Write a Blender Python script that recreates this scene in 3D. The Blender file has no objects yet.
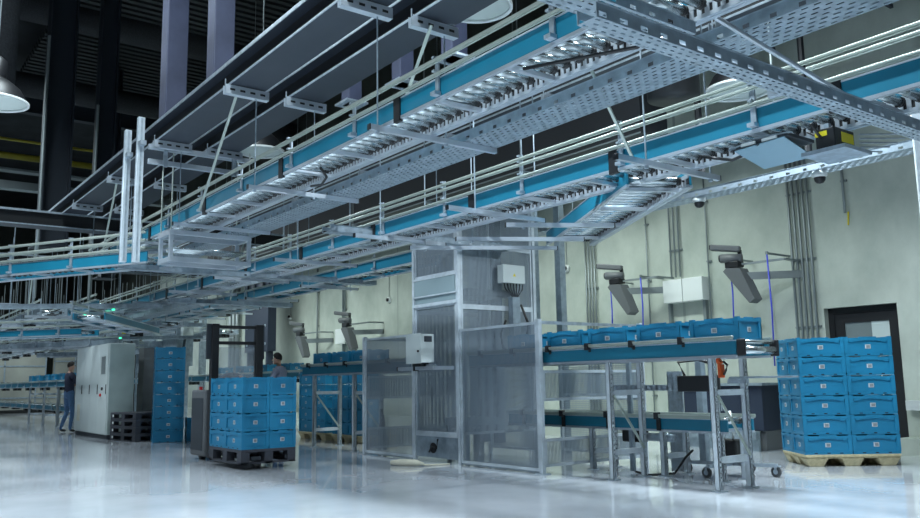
import bpy, bmesh, math, random
from mathutils import Vector, Matrix
random.seed(4)
D = bpy.data
col = bpy.context.scene.collection
R = math.radians
PI = math.pi

# ------------------------------------------------------------------ materials
def mat(name, base, rough=.5, metal=0., spec=.5, bump=0., nscale=8., var=0., emit=None, estr=0., alpha=1., coat=0.):
    m = D.materials.new(name); m.use_nodes = True
    nt = m.node_tree; b = nt.nodes['Principled BSDF']
    b.inputs['Base Color'].default_value = (*base, 1)
    b.inputs['Roughness'].default_value = rough
    b.inputs['Metallic'].default_value = metal
    b.inputs['Specular IOR Level'].default_value = spec
    b.inputs['Coat Weight'].default_value = coat
    if emit:
        b.inputs['Emission Color'].default_value = (*emit, 1)
        b.inputs['Emission Strength'].default_value = estr
    if alpha < 1:
        b.inputs['Alpha'].default_value = alpha
    if var or bump:
        tc = nt.nodes.new('ShaderNodeTexCoord'); n = nt.nodes.new('ShaderNodeTexNoise')
        n.inputs['Scale'].default_value = nscale; n.inputs['Detail'].default_value = 6
        nt.links.new(tc.outputs['Object'], n.inputs['Vector'])
        if var:
            r = nt.nodes.new('ShaderNodeValToRGB')
            r.color_ramp.elements[0].position = .3; r.color_ramp.elements[1].position = .7
            r.color_ramp.elements[0].color = (*[c*(1-var) for c in base], 1)
            r.color_ramp.elements[1].color = (*[min(1, c*(1+var)) for c in base], 1)
            nt.links.new(n.outputs['Fac'], r.inputs['Fac']); nt.links.new(r.outputs['Color'], b.inputs['Base Color'])
        if bump:
            bp = nt.nodes.new('ShaderNodeBump'); bp.inputs['Strength'].default_value = bump
            nt.links.new(n.outputs['Fac'], bp.inputs['Height']); nt.links.new(bp.outputs['Normal'], b.inputs['Normal'])
    return m

M = {}
M['blue'] = mat('conveyor_blue_paint', (.010, .175, .28), .4, var=.06, nscale=3)
M['crate'] = mat('crate_blue_plastic', (.013, .195, .36), .42, var=.08, nscale=4)
M['crate2'] = mat('crate_blue_plastic_inner', (.010, .16, .31), .5)
M['sticker'] = mat('white_sticker', (.52, .57, .60), .6)
M['ink'] = mat('grey_print', (.22, .24, .27), .6)
M['galv'] = mat('galvanised_steel', (.42, .49, .56), .36, .55, var=.2, nscale=14)
M['galv2'] = mat('matte_galvanised_steel', (.31, .38, .44), .45, .5, var=.2, nscale=9)
M['frame'] = mat('bright_zinc_frame', (.60, .67, .73), .38, .2, var=.12, nscale=8)
M['alu'] = mat('aluminium_profile', (.56, .62, .69), .30, .6, var=.06, nscale=6)
M['rail'] = mat('anodised_guide_rail', (.46, .52, .48), .32, .5, var=.06)
M['roller'] = mat('zinc_roller', (.52, .58, .60), .22, .9)
M['black'] = mat('black_plastic', (.012, .013, .016), .45)
M['rubber'] = mat('rubber', (.06, .065, .07), .7)
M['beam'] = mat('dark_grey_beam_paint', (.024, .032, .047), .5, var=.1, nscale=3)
M['beamweb'] = mat('near_black_beam', (.012, .014, .018), .55)  # near-black tone, darker than the beam flanges
M['column'] = mat('grey_column_paint', (.065, .075, .13), .5, var=.3, nscale=2)
M['darkcol'] = mat('dark_column_paint', (.018, .024, .034), .5)
M['steel_dark'] = mat('dark_machine_steel', (.045, .055, .068), .5, .3)
M['truck'] = mat('truck_grey_paint', (.11, .12, .13), .5)
M['pallet_grey'] = mat('grey_plastic_pallet', (.045, .05, .065), .6, var=.1)
M['pallet_wood'] = mat('pale_pressed_wood', (.52, .45, .28), .75, var=.18, nscale=20, bump=.2)
M['white'] = mat('white_paint', (.72, .76, .76), .4)
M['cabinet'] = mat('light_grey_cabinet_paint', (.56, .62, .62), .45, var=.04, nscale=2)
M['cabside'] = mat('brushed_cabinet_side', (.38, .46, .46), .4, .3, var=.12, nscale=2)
M['navy'] = mat('navy_cabinet_paint', (.02, .03, .055), .5)
M['orange'] = mat('orange_plastic', (.7, .10, .015), .5)
M['yellow'] = mat('yellow_paint', (.75, .62, .02), .5)
M['pipe_yellow'] = mat('dull_yellow_pipe_paint', (.30, .25, .02), .6)
M['hose'] = mat('blue_air_hose', (.06, .08, .60), .4)
M['lamp'] = mat('lamp_reflector', (.62, .68, .66), .4)
M['darkduct'] = mat('dark_fabric_duct', (.016, .018, .022), .8, var=.5, nscale=30, bump=.3)
M['skin'] = mat('skin', (.45, .26, .19), .55)
M['hair'] = mat('dark_hair', (.012, .009, .008), .6)
M['jeans'] = mat('blue_denim', (.06, .13, .25), .8, var=.2, nscale=30)
M['navyshirt'] = mat('navy_shirt', (.012, .016, .04), .8)
M['greyshirt'] = mat('grey_shirt', (.28, .30, .40), .8, var=.1, nscale=20)
M['blueshirt'] = mat('dark_blue_shirt', (.04, .055, .10), .8)
M['shoe'] = mat('black_shoe', (.015, .015, .016), .5)
M['plexi'] = mat('clear_plexiglass', (.55, .62, .68), .15, alpha=.28)
M['glass'] = mat('door_glass', (.22, .27, .28), .12, .2, spec=.8)
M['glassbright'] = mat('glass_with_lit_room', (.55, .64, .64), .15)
M['frost'] = mat('milky_polycarbonate_panel', (.32, .42, .46), .3, alpha=.8)
M['green_led'] = mat('green_indicator', (.0, .5, .2), .4, emit=(.05, 1, .45), estr=3)
M['red'] = mat('red_plastic', (.55, .02, .02), .4)
M['beige'] = mat('beige_cloth', (.62, .60, .50), .8, var=.1)
M['trim'] = mat('white_cable_trunking', (.70, .74, .75), .4)
M['copper'] = mat('copper_winding', (.45, .22, .12), .4, .6)
M['scanplate'] = mat('pale_blue_scanner_plate', (.22, .36, .45), .4, .2)
M['beige_panel'] = mat('pale_machine_panel', (.30, .31, .27), .5, var=.15, nscale=1)
M['pipe'] = mat('zinc_conduit', (.26, .30, .31), .45, .5)

def mesh_wire(name, px, pz, wire, base, horiz_w=None):
    """woven wire: opaque wires, real holes between them (object space, metres)"""
    m = D.materials.new(name); m.use_nodes = True
    nt = m.node_tree; N = nt.nodes; L = nt.links
    b = N['Principled BSDF']; b.inputs['Base Color'].default_value = (*base, 1)
    b.inputs['Roughness'].default_value = .45; b.inputs['Metallic'].default_value = .5
    tc = N.new('ShaderNodeTexCoord'); sp = N.new('ShaderNodeSeparateXYZ'); L.new(tc.outputs['Object'], sp.inputs[0])
    def line(sock, pitch, w):
        a = N.new('ShaderNodeMath'); a.operation = 'DIVIDE'; a.inputs[1].default_value = pitch; L.new(sock, a.inputs[0])
        f = N.new('ShaderNodeMath'); f.operation = 'FRACT'; L.new(a.outputs[0], f.inputs[0])
        g = N.new('ShaderNodeMath'); g.operation = 'LESS_THAN'; g.inputs[1].default_value = w; L.new(f.outputs[0], g.inputs[0])
        return g.outputs[0]
    ad = N.new('ShaderNodeMath'); ad.operation = 'ADD'; L.new(sp.outputs['X'], ad.inputs[0]); L.new(sp.outputs['Y'], ad.inputs[1])
    v = line(ad.outputs[0], px, wire); h = line(sp.outputs['Z'], pz, horiz_w or wire)
    mx = N.new('ShaderNodeMath'); mx.operation = 'MAXIMUM'; L.new(v, mx.inputs[0]); L.new(h, mx.inputs[1])
    L.new(mx.outputs[0], b.inputs['Alpha'])
    return m
M['mesh'] = mesh_wire('woven_wire_mesh', .024, .014, .58, (.31, .37, .43), .30)
M['mesh_fine'] = mesh_wire('fine_wire_mesh', .03, .03, .36, (.36, .42, .48))

def floor_mat():
    m = D.materials.new('polished_epoxy_floor'); m.use_nodes = True
    nt = m.node_tree; N = nt.nodes; L = nt.links; b = N['Principled BSDF']
    tc = N.new('ShaderNodeTexCoord')
    n = N.new('ShaderNodeTexNoise'); n.inputs['Scale'].default_value = .7; n.inputs['Detail'].default_value = 8
    L.new(tc.outputs['Object'], n.inputs['Vector'])
    r = N.new('ShaderNodeValToRGB'); r.color_ramp.elements[0].position = .3; r.color_ramp.elements[1].position = .72
    r.color_ramp.elements[0].color = (.44, .48, .53, 1); r.color_ramp.elements[1].color = (.68, .71, .77, 1)
    L.new(n.outputs['Fac'], r.inputs['Fac']); L.new(r.outputs['Color'], b.inputs['Base Color'])
    n2 = N.new('ShaderNodeTexNoise'); n2.inputs['Scale'].default_value = 2.2; n2.inputs['Detail'].default_value = 5
    L.new(tc.outputs['Object'], n2.inputs['Vector'])
    r2 = N.new('ShaderNodeMapRange'); r2.inputs['To Min'].default_value = .05; r2.inputs['To Max'].default_value = .18
    L.new(n2.outputs['Fac'], r2.inputs['Value']); L.new(r2.outputs['Result'], b.inputs['Roughness'])
    bp = N.new('ShaderNodeBump'); bp.inputs['Strength'].default_value = .04; bp.inputs['Distance'].default_value = .02
    L.new(n2.outputs['Fac'], bp.inputs['Height']); L.new(bp.outputs['Normal'], b.inputs['Normal'])
    b.inputs['Specular IOR Level'].default_value = .9; b.inputs['Coat Weight'].default_value = .4; b.inputs['Coat Roughness'].default_value = .06
    return m
M['floor'] = floor_mat()

def concrete():
    m = D.materials.new('board_formed_concrete'); m.use_nodes = True
    nt = m.node_tree; N = nt.nodes; L = nt.links; b = N['Principled BSDF']; b.inputs['Roughness'].default_value = .8
    tc = N.new('ShaderNodeTexCoord')
    mp = N.new('ShaderNodeMapping'); mp.inputs['Scale'].default_value = (.8, 1, .55); L.new(tc.outputs['Object'], mp.inputs[0])
    n = N.new('ShaderNodeTexNoise'); n.inputs['Scale'].default_value = 1.3; n.inputs['Detail'].default_value = 10; n.inputs['Roughness'].default_value = .62
    L.new(mp.outputs[0], n.inputs['Vector'])
    r = N.new('ShaderNodeValToRGB'); r.color_ramp.elements[0].position = .3; r.color_ramp.elements[1].position = .7
    r.color_ramp.elements[0].color = (.35, .40, .36, 1); r.color_ramp.elements[1].color = (.57, .62, .56, 1)
    L.new(n.outputs['Fac'], r.inputs['Fac'])
    # panel joints: real seams in the formwork every 2.4 m
    sp = N.new('ShaderNodeSeparateXYZ'); L.new(tc.outputs['Object'], sp.inputs[0])
    a = N.new('ShaderNodeMath'); a.operation = 'DIVIDE'; a.inputs[1].default_value = 4.9; L.new(sp.outputs['X'], a.inputs[0])
    f = N.new('ShaderNodeMath'); f.operation = 'FRACT'; L.new(a.outputs[0], f.inputs[0])
    g = N.new('ShaderNodeMath'); g.operation = 'LESS_THAN'; g.inputs[1].default_value = .012; L.new(f.outputs[0], g.inputs[0])
    mx = N.new('ShaderNodeMixRGB'); mx.inputs[2].default_value = (.33, .37, .34, 1)
    L.new(g.outputs[0], mx.inputs[0]); L.new(r.outputs['Color'], mx.inputs[1]); L.new(mx.outputs[0], b.inputs['Base Color'])
    bp = N.new('ShaderNodeBump'); bp.inputs['Strength'].default_value = .12; L.new(n.outputs['Fac'], bp.inputs['Height']); L.new(bp.outputs['Normal'], b.inputs['Normal'])
    return m
M['concrete'] = concrete()
M['darkwall'] = mat('dark_hall_cladding', (.055, .062, .052), .7, var=.35, nscale=.8)
M['ceiling'] = mat('dark_ceiling', (.022, .026, .030), .8, var=.4, nscale=1.2)
M['corr'] = mat('dark_corrugated_deck', (.022, .026, .028), .6, .2)

# ------------------------------------------------------------------ mesh builder
class MB:
    def __init__(s): s.v = []; s.f = []; s.m = []; s.mats = []
    def mi(s, m):
        m = M[m] if isinstance(m, str) else m
        if m not in s.mats: s.mats.append(m)
        return s.mats.index(m)
    def add(s, vs, fs, m=None):
        o = len(s.v); s.v += [tuple(p) for p in vs]
        k = s.mi(m) if m else 0
        for f in fs: s.f.append([i+o for i in f]); s.m.append(k)
        return s
    def box(s, x0, x1, y0, y1, z0, z1, m=None):
        vs = [(x, y, z) for x in (x0, x1) for y in (y0, y1) for z in (z0, z1)]
        return s.add(vs, [(0,1,3,2),(4,6,7,5),(0,4,5,1),(2,3,7,6),(0,2,6,4),(1,5,7,3)], m)
    def bar(s, a, b, w, h, m=None, up=(0,0,1)):
        a = Vector(a); b = Vector(b); d = (b-a).normalized(); u = Vector(up)
        if abs(d.dot(u)) > .98: u = Vector((1,0,0))
        r = d.cross(u).normalized(); u = r.cross(d).normalized()
        vs = []
        for p in (a, b):
            for i, j in ((-1,-1),(1,-1),(1,1),(-1,1)): vs.append(p + r*w/2*i + u*h/2*j)
        return s.add(vs, [(3,2,1,0),(4,5,6,7),(0,1,5,4),(1,2,6,5),(2,3,7,6),(3,0,4,7)], m)
    def tube(s, pts, r, n=8, m=None, cap=True):
        pts = [Vector(p) for p in pts]; vs = []; fs = []
        rr = r if isinstance(r, (list, tuple)) else [r]*len(pts)
        for i, p in enumerate(pts):
            d = (pts[min(i+1, len(pts)-1)] - pts[max(i-1, 0)]).normalized()
            u = Vector((0,0,1)) if abs(d.z) < .9 else Vector((1,0,0))
            x = d.cross(u).normalized(); y = x.cross(d).normalized()
            for k in range(n):
                a = 2*PI*k/n; vs.append(p + x*math.cos(a)*rr[i] + y*math.sin(a)*rr[i])
        for i in range(len(pts)-1):
            for k in range(n): fs.append((i*n+k, i*n+(k+1)%n, (i+1)*n+(k+1)%n, (i+1)*n+k))
        if cap:
            fs.append(tuple(range(n))[::-1]); fs.append(tuple((len(pts)-1)*n+k for k in range(n)))
        return s.add(vs, fs, m)
    def lathe(s, prof, n=24, m=None, c=(0,0,0)):
        vs = []; fs = []
        for (r, z) in prof:
            for k in range(n):
                a = 2*PI*k/n; vs.append((c[0]+r*math.cos(a), c[1]+r*math.sin(a), c[2]+z))
        for i in range(len(prof)-1):
            for k in range(n): fs.append((i*n+k, i*n+(k+1)%n, (i+1)*n+(k+1)%n, (i+1)*n+k))
        return s.add(vs, fs, m)
    def build(s, name, m=None, parent=None, bevel=0, smooth=False, loc=None, solid=0):
        me = D.meshes.new(name); me.from_pydata(s.v, [], s.f)
        ms = list(s.mats)
        if m is not None and not ms: ms = [M[m] if isinstance(m, str) else m]
        for x in ms: me.materials.append(x)
        for p, k in zip(me.polygons, s.m): p.material_index = k; p.use_smooth = smooth
        me.update()
        o = D.objects.new(name, me); col.objects.link(o)
        if parent: o.parent = parent
        if loc: o.location = loc
        if bevel:
            b = o.modifiers.new('bevel', 'BEVEL'); b.width = bevel; b.segments = 2; b.limit_method = 'ANGLE'
        if solid:
            b = o.modifiers.new('solid', 'SOLIDIFY'); b.thickness = solid; b.offset = 0
        return o

def tag(o, label, cat, group=None, kind=None):
    if label: o['label'] = label
    if cat: o['category'] = cat
    if group: o['group'] = group
    if kind: o['kind'] = kind
    return o
def thing(name, label, cat, loc=(0,0,0), rz=0, group=None):
    o = D.objects.new(name, None); col.objects.link(o); o.empty_display_size = .1
    o.location = loc; o.rotation_euler = (0, 0, rz)
    return tag(o, label, cat, group)
def copy_tree(o, parent=None):
    c = o.copy(); col.objects.link(c)
    if parent: c.parent = parent
    for ch in kids.get(o, []) if o in kids else [x for x in o.children]:
        copy_tree(ch, c)
    return c
kids = {}
def struct(name, mb, m, **k):
    o = mb.build(name, m, **k); o['kind'] = 'structure'; return o
ORD = ['first', 'second', 'third', 'fourth', 'fifth', 'sixth', 'seventh', 'eighth', 'ninth', 'tenth', 'eleventh', 'twelfth', 'thirteenth', 'fourteenth', 'fifteenth']

# ------------------------------------------------------------------ the hall
WY = 12.55
struct('floor', MB().box(-62, 8, -12, WY+.4, -.1, 0), 'floor')
# back wall with the doorway cut out of it
w = MB()
DX0, DX1, DH = -7.06, -5.92, 2.19
w.box(-41, DX0, WY, WY+.4, 0, 6.75); w.box(DX1, 8, WY, WY+.4, 0, 6.75); w.box(DX0, DX1, WY, WY+.4, DH, 6.75)
struct('wall_back', w, 'concrete')
struct('wall_back_upper', MB().box(-62, 8, WY, WY+.4, 6.75, 13), 'darkwall')
struct('wall_back_far', MB().box(-62, -41, WY, WY+.4, 0, 6.75), 'darkwall')
struct('wall_left', MB().box(-62.4, -62, -12, WY+.4, 0, 13), 'darkwall')
struct('wall_front', MB().box(-62, 8, -12.4, -12, 0, 13), 'darkwall')
struct('wall_right', MB().box(8, 8.4, -12, WY+.4, 0, 13), 'darkwall')
c = MB().box(-62, 8, -12, WY+.4, 13, 13.2)
struct('ceiling', c, 'ceiling')
# corrugated sloping deck under the roof on the left
c = MB()
for i in range(46):
    x = -33 + i*.32
    c.box(x, x+.17, 4.2, 12.5, 11.3-.002*i, 11.42-.002*i)
    c.box(x+.17, x+.32, 4.2, 12.5, 11.42-.002*i, 11.5-.002*i)
o = struct('trim_1', c, 'corr')
# concrete plinth along the wall, white trunking
struct('baseboard_back', MB().box(-41, DX0-.02, WY-.35, WY, 0, .24).box(DX1+.02, 8, WY-.35, WY, 0, .24), 'concrete')
struct('trim_2', MB().box(DX1+.05, 6, WY-.12, WY, .62, .76), 'trim')
# door
d = thing('door_1', None, None, (DX0, WY+.12, 0)); d['kind'] = 'structure'
W_ = DX1-DX0
MB().box(0, .09, 0, .1, 0, DH).box(W_-.09, W_, 0, .1, 0, DH).box(.09, W_-.09, 0, .1, DH-.09, DH).build('door_frame', 'black', d)
MB().box(.09, .24, .02, .08, 0, DH-.09).box(W_-.2, W_-.09, .02, .08, 0, DH-.09).box(.24, W_-.2, .02, .08, DH-.24, DH-.09).box(.24, W_-.2, .02, .08, 0, .3).build('door_leaf', 'black', d)
MB().box(.24, .66, .04, .06, .3, DH-.24, 'glass').box(.66, W_-.2, .04, .06, .3, DH-.24, 'glassbright').build('pane', None, d)
# upper service gallery grating at the top of the wall
g = thing('ceiling_cable_gallery', 'dark perforated gallery running along the wall just under the ceiling at upper right', 'gallery', (-14, WY-.6, 6.75))
mb = MB()
for i in range(110):
    mb.box(i*.14, i*.14+.05, 0, .55, 0, .02)
mb.box(0, 15.4, 0, .03, -.02, .16).box(0, 15.4, .26, .29, -.01, .02)
mb.build('grating', 'steel_dark', g)
mb = MB()
for i in range(8): mb.box(.4+i*2, .45+i*2, 0, .6, -.08, -.02)
mb.build('bracket', 'steel_dark', g)

# roof girders seen at the top left, dark
def girder(label, a, b, h, w_=.3):
    o = thing('roof_girder', label, 'girder', a)
    a = Vector(a); b = Vector(b); L_ = b-a
    MB().bar((0,0,0), L_, w_, .06).bar(Vector((0,0,h)), L_+Vector((0,0,h)), w_, .06).bar(Vector((0,0,h/2)), L_+Vector((0,0,h/2)), .03, h).build('flange_and_web', 'darkcol', o)
    return o
girder('dark roof girder crossing high up behind the left columns', (-30, -2, 10.3), (-30, 12, 10.3), .9)
girder('dark roof girder crossing high up above the pale square columns', (-16, -2, 10.6), (-16, 12, 10.6), .9)
girder('dark roof girder nearest the middle of the top edge', (-9.5, -2, 8.6), (-9.5, 12, 8.6), .7)
# big round fabric ducts
def duct(label, pts, r):
    mb = MB(); mb.tube(pts, r, 24); o = mb.build('air_duct', 'darkduct', smooth=True); tag(o, label, 'duct'); return o
duct('wide dark fabric air duct hanging vertically in the upper left corner', [(-14.9, 1.75, 4.9+.9), (-14.9, 1.75, 12.9)], .33)
duct('dark fabric air duct crossing under the roof at the top left', [(-23.3, 2.2, 11.2), (-23.3, 12.4, 11.2)], .45)
duct('dark round air duct running across above the yellow pipe behind the dark columns', [(-26, .5, 9.9), (-26, 12.4, 9.9)], .35)

# dark I columns on the left
def icol(label, x, y, w_, dep, z0=4.5, z1=13, light=False):
    o = thing('steel_column', label, 'column', (x, y, z0))
    h = z1-z0; c_ = 'darkcol'
    MB().box(-dep/2, dep/2, -w_/2, -w_/2+.03, 0, h).box(-dep/2, dep/2, w_/2-.03, w_/2, 0, h).box(-.02, .02, -w_/2, w_/2, 0, h).build('flange', c_, o)
    MB().box(-dep/2-.3+.02, -dep/2+.32, -w_/2-.1, w_/2+.1, 0, .03).build('base_plate', c_, o)
    return o
icol('tall dark steel column nearest the upper left corner, the widest one', -21.6, 4.0, .62, .5)
icol('tall dark steel column, narrower, right of the widest dark column', -21.2, 5.0, .42, .4)
icol('dark steel column far back at the left behind the hanging duct', -27, 6.6, .4, .4)
# conduits running up the dark columns
tag(MB().tube([(-20.9, 3.58, 3.2), (-20.9, 3.58, 9.5)], .035).build('conduit', 'pipe'), 'thin bright conduit on the left edge of the widest dark column', 'pipe')
tag(MB().tube([(-20.9, 4.74, 3.2), (-20.9, 4.74, 8.0)], .035).build('conduit', 'pipe'), 'thin bright conduit on the left edge of the narrower dark column', 'pipe')
# yellow pipe and grey galleries across the far left
tag(MB().tube([(-30, -3, 8.75), (-30, 9.5, 8.75)], .11, 12).build('yellow_pipe', 'pipe_yellow', smooth=True), 'yellow pipe crossing behind the dark columns at left', 'pipe')
tag(MB().tube([(-30, -3, 9.3), (-30, 9.5, 9.3)], .05, 8).build('yellow_pipe', 'pipe_yellow', smooth=True), 'thin yellow pipe above the thicker one behind the dark columns', 'pipe')
tag(MB().box(-30.1, -29.7, -3, 9.5, 8.2, 8.27).box(-30.1, -29.7, -3, 9.5, 7.6, 7.85).build('duct_ledge', 'pipe'), 'grey horizontal steel ledge below the yellow pipe at far left', 'ledge')
tag(MB().box(-32, -31.7, -3, 3.5, 4.4, 6.0).build('wall_panel', 'cabinet'), 'pale far panel seen under the dark cross beam at the left edge', 'panel')

# ------------------------------------------------------------------ pale hanging columns above the beams
def sqcol(label, x, y, s, z0, z1=13):
    o = thing('square_column', label, 'column', (x, y, z0))
    MB().box(-s/2, s/2, -s/2, s/2, 0, z1-z0).build('shaft', 'column', o, bevel=.012)
    MB().box(-s/2-.06, s/2+.06, -s/2-.06, s/2+.06, 0, .025).build('foot_plate', 'galv', o)
    return o
sqcol('wide pale violet square column standing on the upper beam at left', -11.75, 3.68, .30, 4.79)
sqcol('pale square column standing on the upper beam, right of the wide violet one', -10.0, 3.72, .27, 4.79)
sqcol('pale column short stretch visible below the second beam, left one', -9.2, 5.2, .2, 4.75)
sqcol('bright column stretch visible above the upper guide rails, centre one', -8.2, 5.35, .2, 4.75)
sqcol('bright column stretch visible above the upper guide rails, rightmost one', -7.2, 5.40, .22, 4.75)

# ------------------------------------------------------------------ suspension beams
BZ = 4.5
def susp_beam(label, y, x0, x1, w_=.42):
    o = thing('suspension_beam', label, 'beam', (x0, y, BZ))
    L_ = x1-x0
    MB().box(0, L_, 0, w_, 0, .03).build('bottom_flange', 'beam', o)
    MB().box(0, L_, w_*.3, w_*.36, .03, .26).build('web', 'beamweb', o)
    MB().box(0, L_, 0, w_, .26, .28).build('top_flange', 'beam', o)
    MB().box(0, L_, -.012, 0, .25, .29).box(0, L_, -.012, 0, -.004, .016).build('edge_strip', 'galv', o)
    return o
susp_beam('dark grey suspension beam nearest the camera, the topmost diagonal one', 3.36, -18.6, 1.5)
susp_beam('second dark grey suspension beam, just below and right of the topmost one', 4.10, -18.6, 1.5)
susp_beam('third dark suspension beam, seen between the cable tray and the lower conveyor rails', 5.75, -24, 1.5)
susp_beam('fourth dark suspension beam, directly over the lower overhead conveyor', 6.55, -24, 1.5, .36)
o = thing('dark_backing_box', 'deep dark box added to darken the wall behind the lower overhead conveyor rails', 'duct', (-22.9, 8.3, 4.35))  # box added to cover the upper wall and darken the background
MB().box(0, 15.9, 0, .55, 0, .62).build('backing_body', 'beamweb', o)
MB().box(0, 15.9, -.01, 0, -.01, .01).box(0, 15.9, -.01, 0, .6, .62).build('edge_strip', 'pipe', o)
for q in range(6):
    MB().box(.5+q*2.6, .54+q*2.6, -.03, .58, -.04, 0).build('support_strut', 'alu', o)
    MB().tube([(.52+q*2.6, -.02, -.05), (.52+q*2.6, -.02, 8.6)], .01, 6).build('threaded_rod', 'pipe', o)
def cross_beam(label, x, y0, y1, z=BZ):
    o = thing('cross_beam', label, 'beam', (x, y0, z))
    L_ = y1-y0
    MB().box(0, .42, 0, L_, 0, .03).box(0, .42, 0, L_, .26, .28).build('flange', 'beam', o)
    MB().box(.30, .33, 0, L_, .03, .26).build('web', 'beamweb', o)
    MB().box(.42, .432, 0, L_, -.004, .016).box(.42, .432, 0, L_, .25, .29).build('edge_strip', 'galv', o)
susp_len = 0
cross_beam('dark cross beam joining the suspension beams at the left edge', -17.6, -4, 8, 4.215)
cross_beam('dark cross beam farther back at left, under the end of the suspension beams', -23.5, -4, 9, 4.215)

# ------------------------------------------------------------------ perforated cable trays
def tray(label, loc, rz, L_, W_, H_=.09, pitch=.085, rows=7, big=True, name='cable_tray', hang=()):
    o = thing(name, label, 'cable tray', loc, rz)
    mb = MB()
    def strip(fn, wtot, rows_, slot_l, slot_w, pit, off_alt=True):
        """plate of length L_, width wtot, with slots; fn maps (u,v) to a point"""
        rp = wtot/rows_
        for r in range(rows_):
            v0 = r*rp; v1 = v0+rp; sv0 = v0+(rp-slot_w)/2; sv1 = sv0+slot_w
            mb.add([fn(0,v0), fn(L_,v0), fn(L_,sv0), fn(0,sv0)], [(0,1,2,3)])
            mb.add([fn(0,sv1), fn(L_,sv1), fn(L_,v1), fn(0,v1)], [(0,1,2,3)])
            u = 0; off = pit/2 if (r % 2 and off_alt) else 0
            n = int(L_/pit)
            prev = 0
            for k in range(n):
                s0 = k*pit+off+.015; s1 = s0+slot_l
                if s1 > L_-.01: break
                mb.add([fn(prev,sv0), fn(s0,sv0), fn(s0,sv1), fn(prev,sv1)], [(0,1,2,3)])
                prev = s1
            mb.add([fn(prev,sv0), fn(L_,sv0), fn(L_,sv1), fn(prev,sv1)], [(0,1,2,3)])
    strip(lambda u, v: (u, v, 0), W_, rows, pitch*.55, W_/rows*.30, pitch)
    mb.build('tray_base', 'galv2', o, solid=.003)
    for nm, yy in (('near', 0), ('far', W_)):
        mb = MB()
        def fn(u, v, yy=yy): return (u, yy, v)
        strip(fn, H_*.55, 1, .05, H_*.34, pitch*2.35, False)
        mb.add([(0,yy,H_*.55), (L_,yy,H_*.55), (L_,yy,H_), (0,yy,H_)], [(0,1,2,3)])
        mb.add([(0,yy,H_), (L_,yy,H_), (L_,yy+(.012 if yy else -.012),H_), (0,yy+(.012 if yy else -.012),H_)], [(0,1,2,3)])
        mb.build('tray_side', 'galv2', o, solid=.003)
    for hx, top in hang:
        MB().tube([(hx, -.03, -.04), (hx, -.03, top-loc[2])], .008, 6).build('threaded_rod', 'galv', o)
        MB().tube([(hx, W_+.03, -.04), (hx, W_+.03, top-loc[2])], .008, 6).build('threaded_rod', 'galv', o)
        MB().box(hx-.02, hx+.02, -.06, W_+.06, -.045, -.004).build('support_strut', 'alu', o)
    return o
tray('long perforated cable tray running beside the far side of the upper conveyor', (-15.2, 4.62, 3.38), 0, 15.0, .40, .09)
tray('perforated cable tray crossing diagonally in front at upper right', (-2.43, 2.62, 2.74), R(90), 5.0, .12, .07, pitch=.06, rows=3)
tray('short perforated cable tray joining the crossing tray at top centre', (-2.95, 2.95, 3.2), R(90), 1.1, .22, .07, pitch=.07, rows=4)
tray('long straight cable tray in front of the concrete wall carrying the dome cameras', (-13.5, 9.55, 3.66), 0, 15, .30, .09, pitch=.1, rows=5, hang=((1.3, 6.1), (3.6, 6.1), (4.9, 6.1), (12.2, 6.7)))
tray('cable tray crossing behind the aluminium lift frame at left', (-9.2, 4.9, 3.05), R(90), 3.0, .22, .08, rows=4)
tray('cable tray crossing farther left under the merging conveyors', (-13.2, 3.4, 2.95), R(90), 4.6, .22, .08, rows=4)
tray('cable tray far left beneath the distant conveyors', (-34, 5.6, 2.75), 0, 18, .4, .1, pitch=.2, rows=3)
o = thing('tube_pair', 'pair of bright aluminium tubes lying above the crossing perforated tray', 'tubes', (-2.56, 3.3, 2.86))
MB().tube([(0,0,0), (0,4.2,0)], .018, 10).build('tube', 'alu', o, smooth=True)
MB().tube([(-.06,0,.0), (-.06,4.2,.0)], .018, 10).build('tube', 'alu', o, smooth=True)
MB().box(-.1, .04, 1.0, 1.04, -.1, -.015).box(-.1, .04, 3.0, 3.04, -.1, -.015).build('saddle', 'galv', o)

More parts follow.
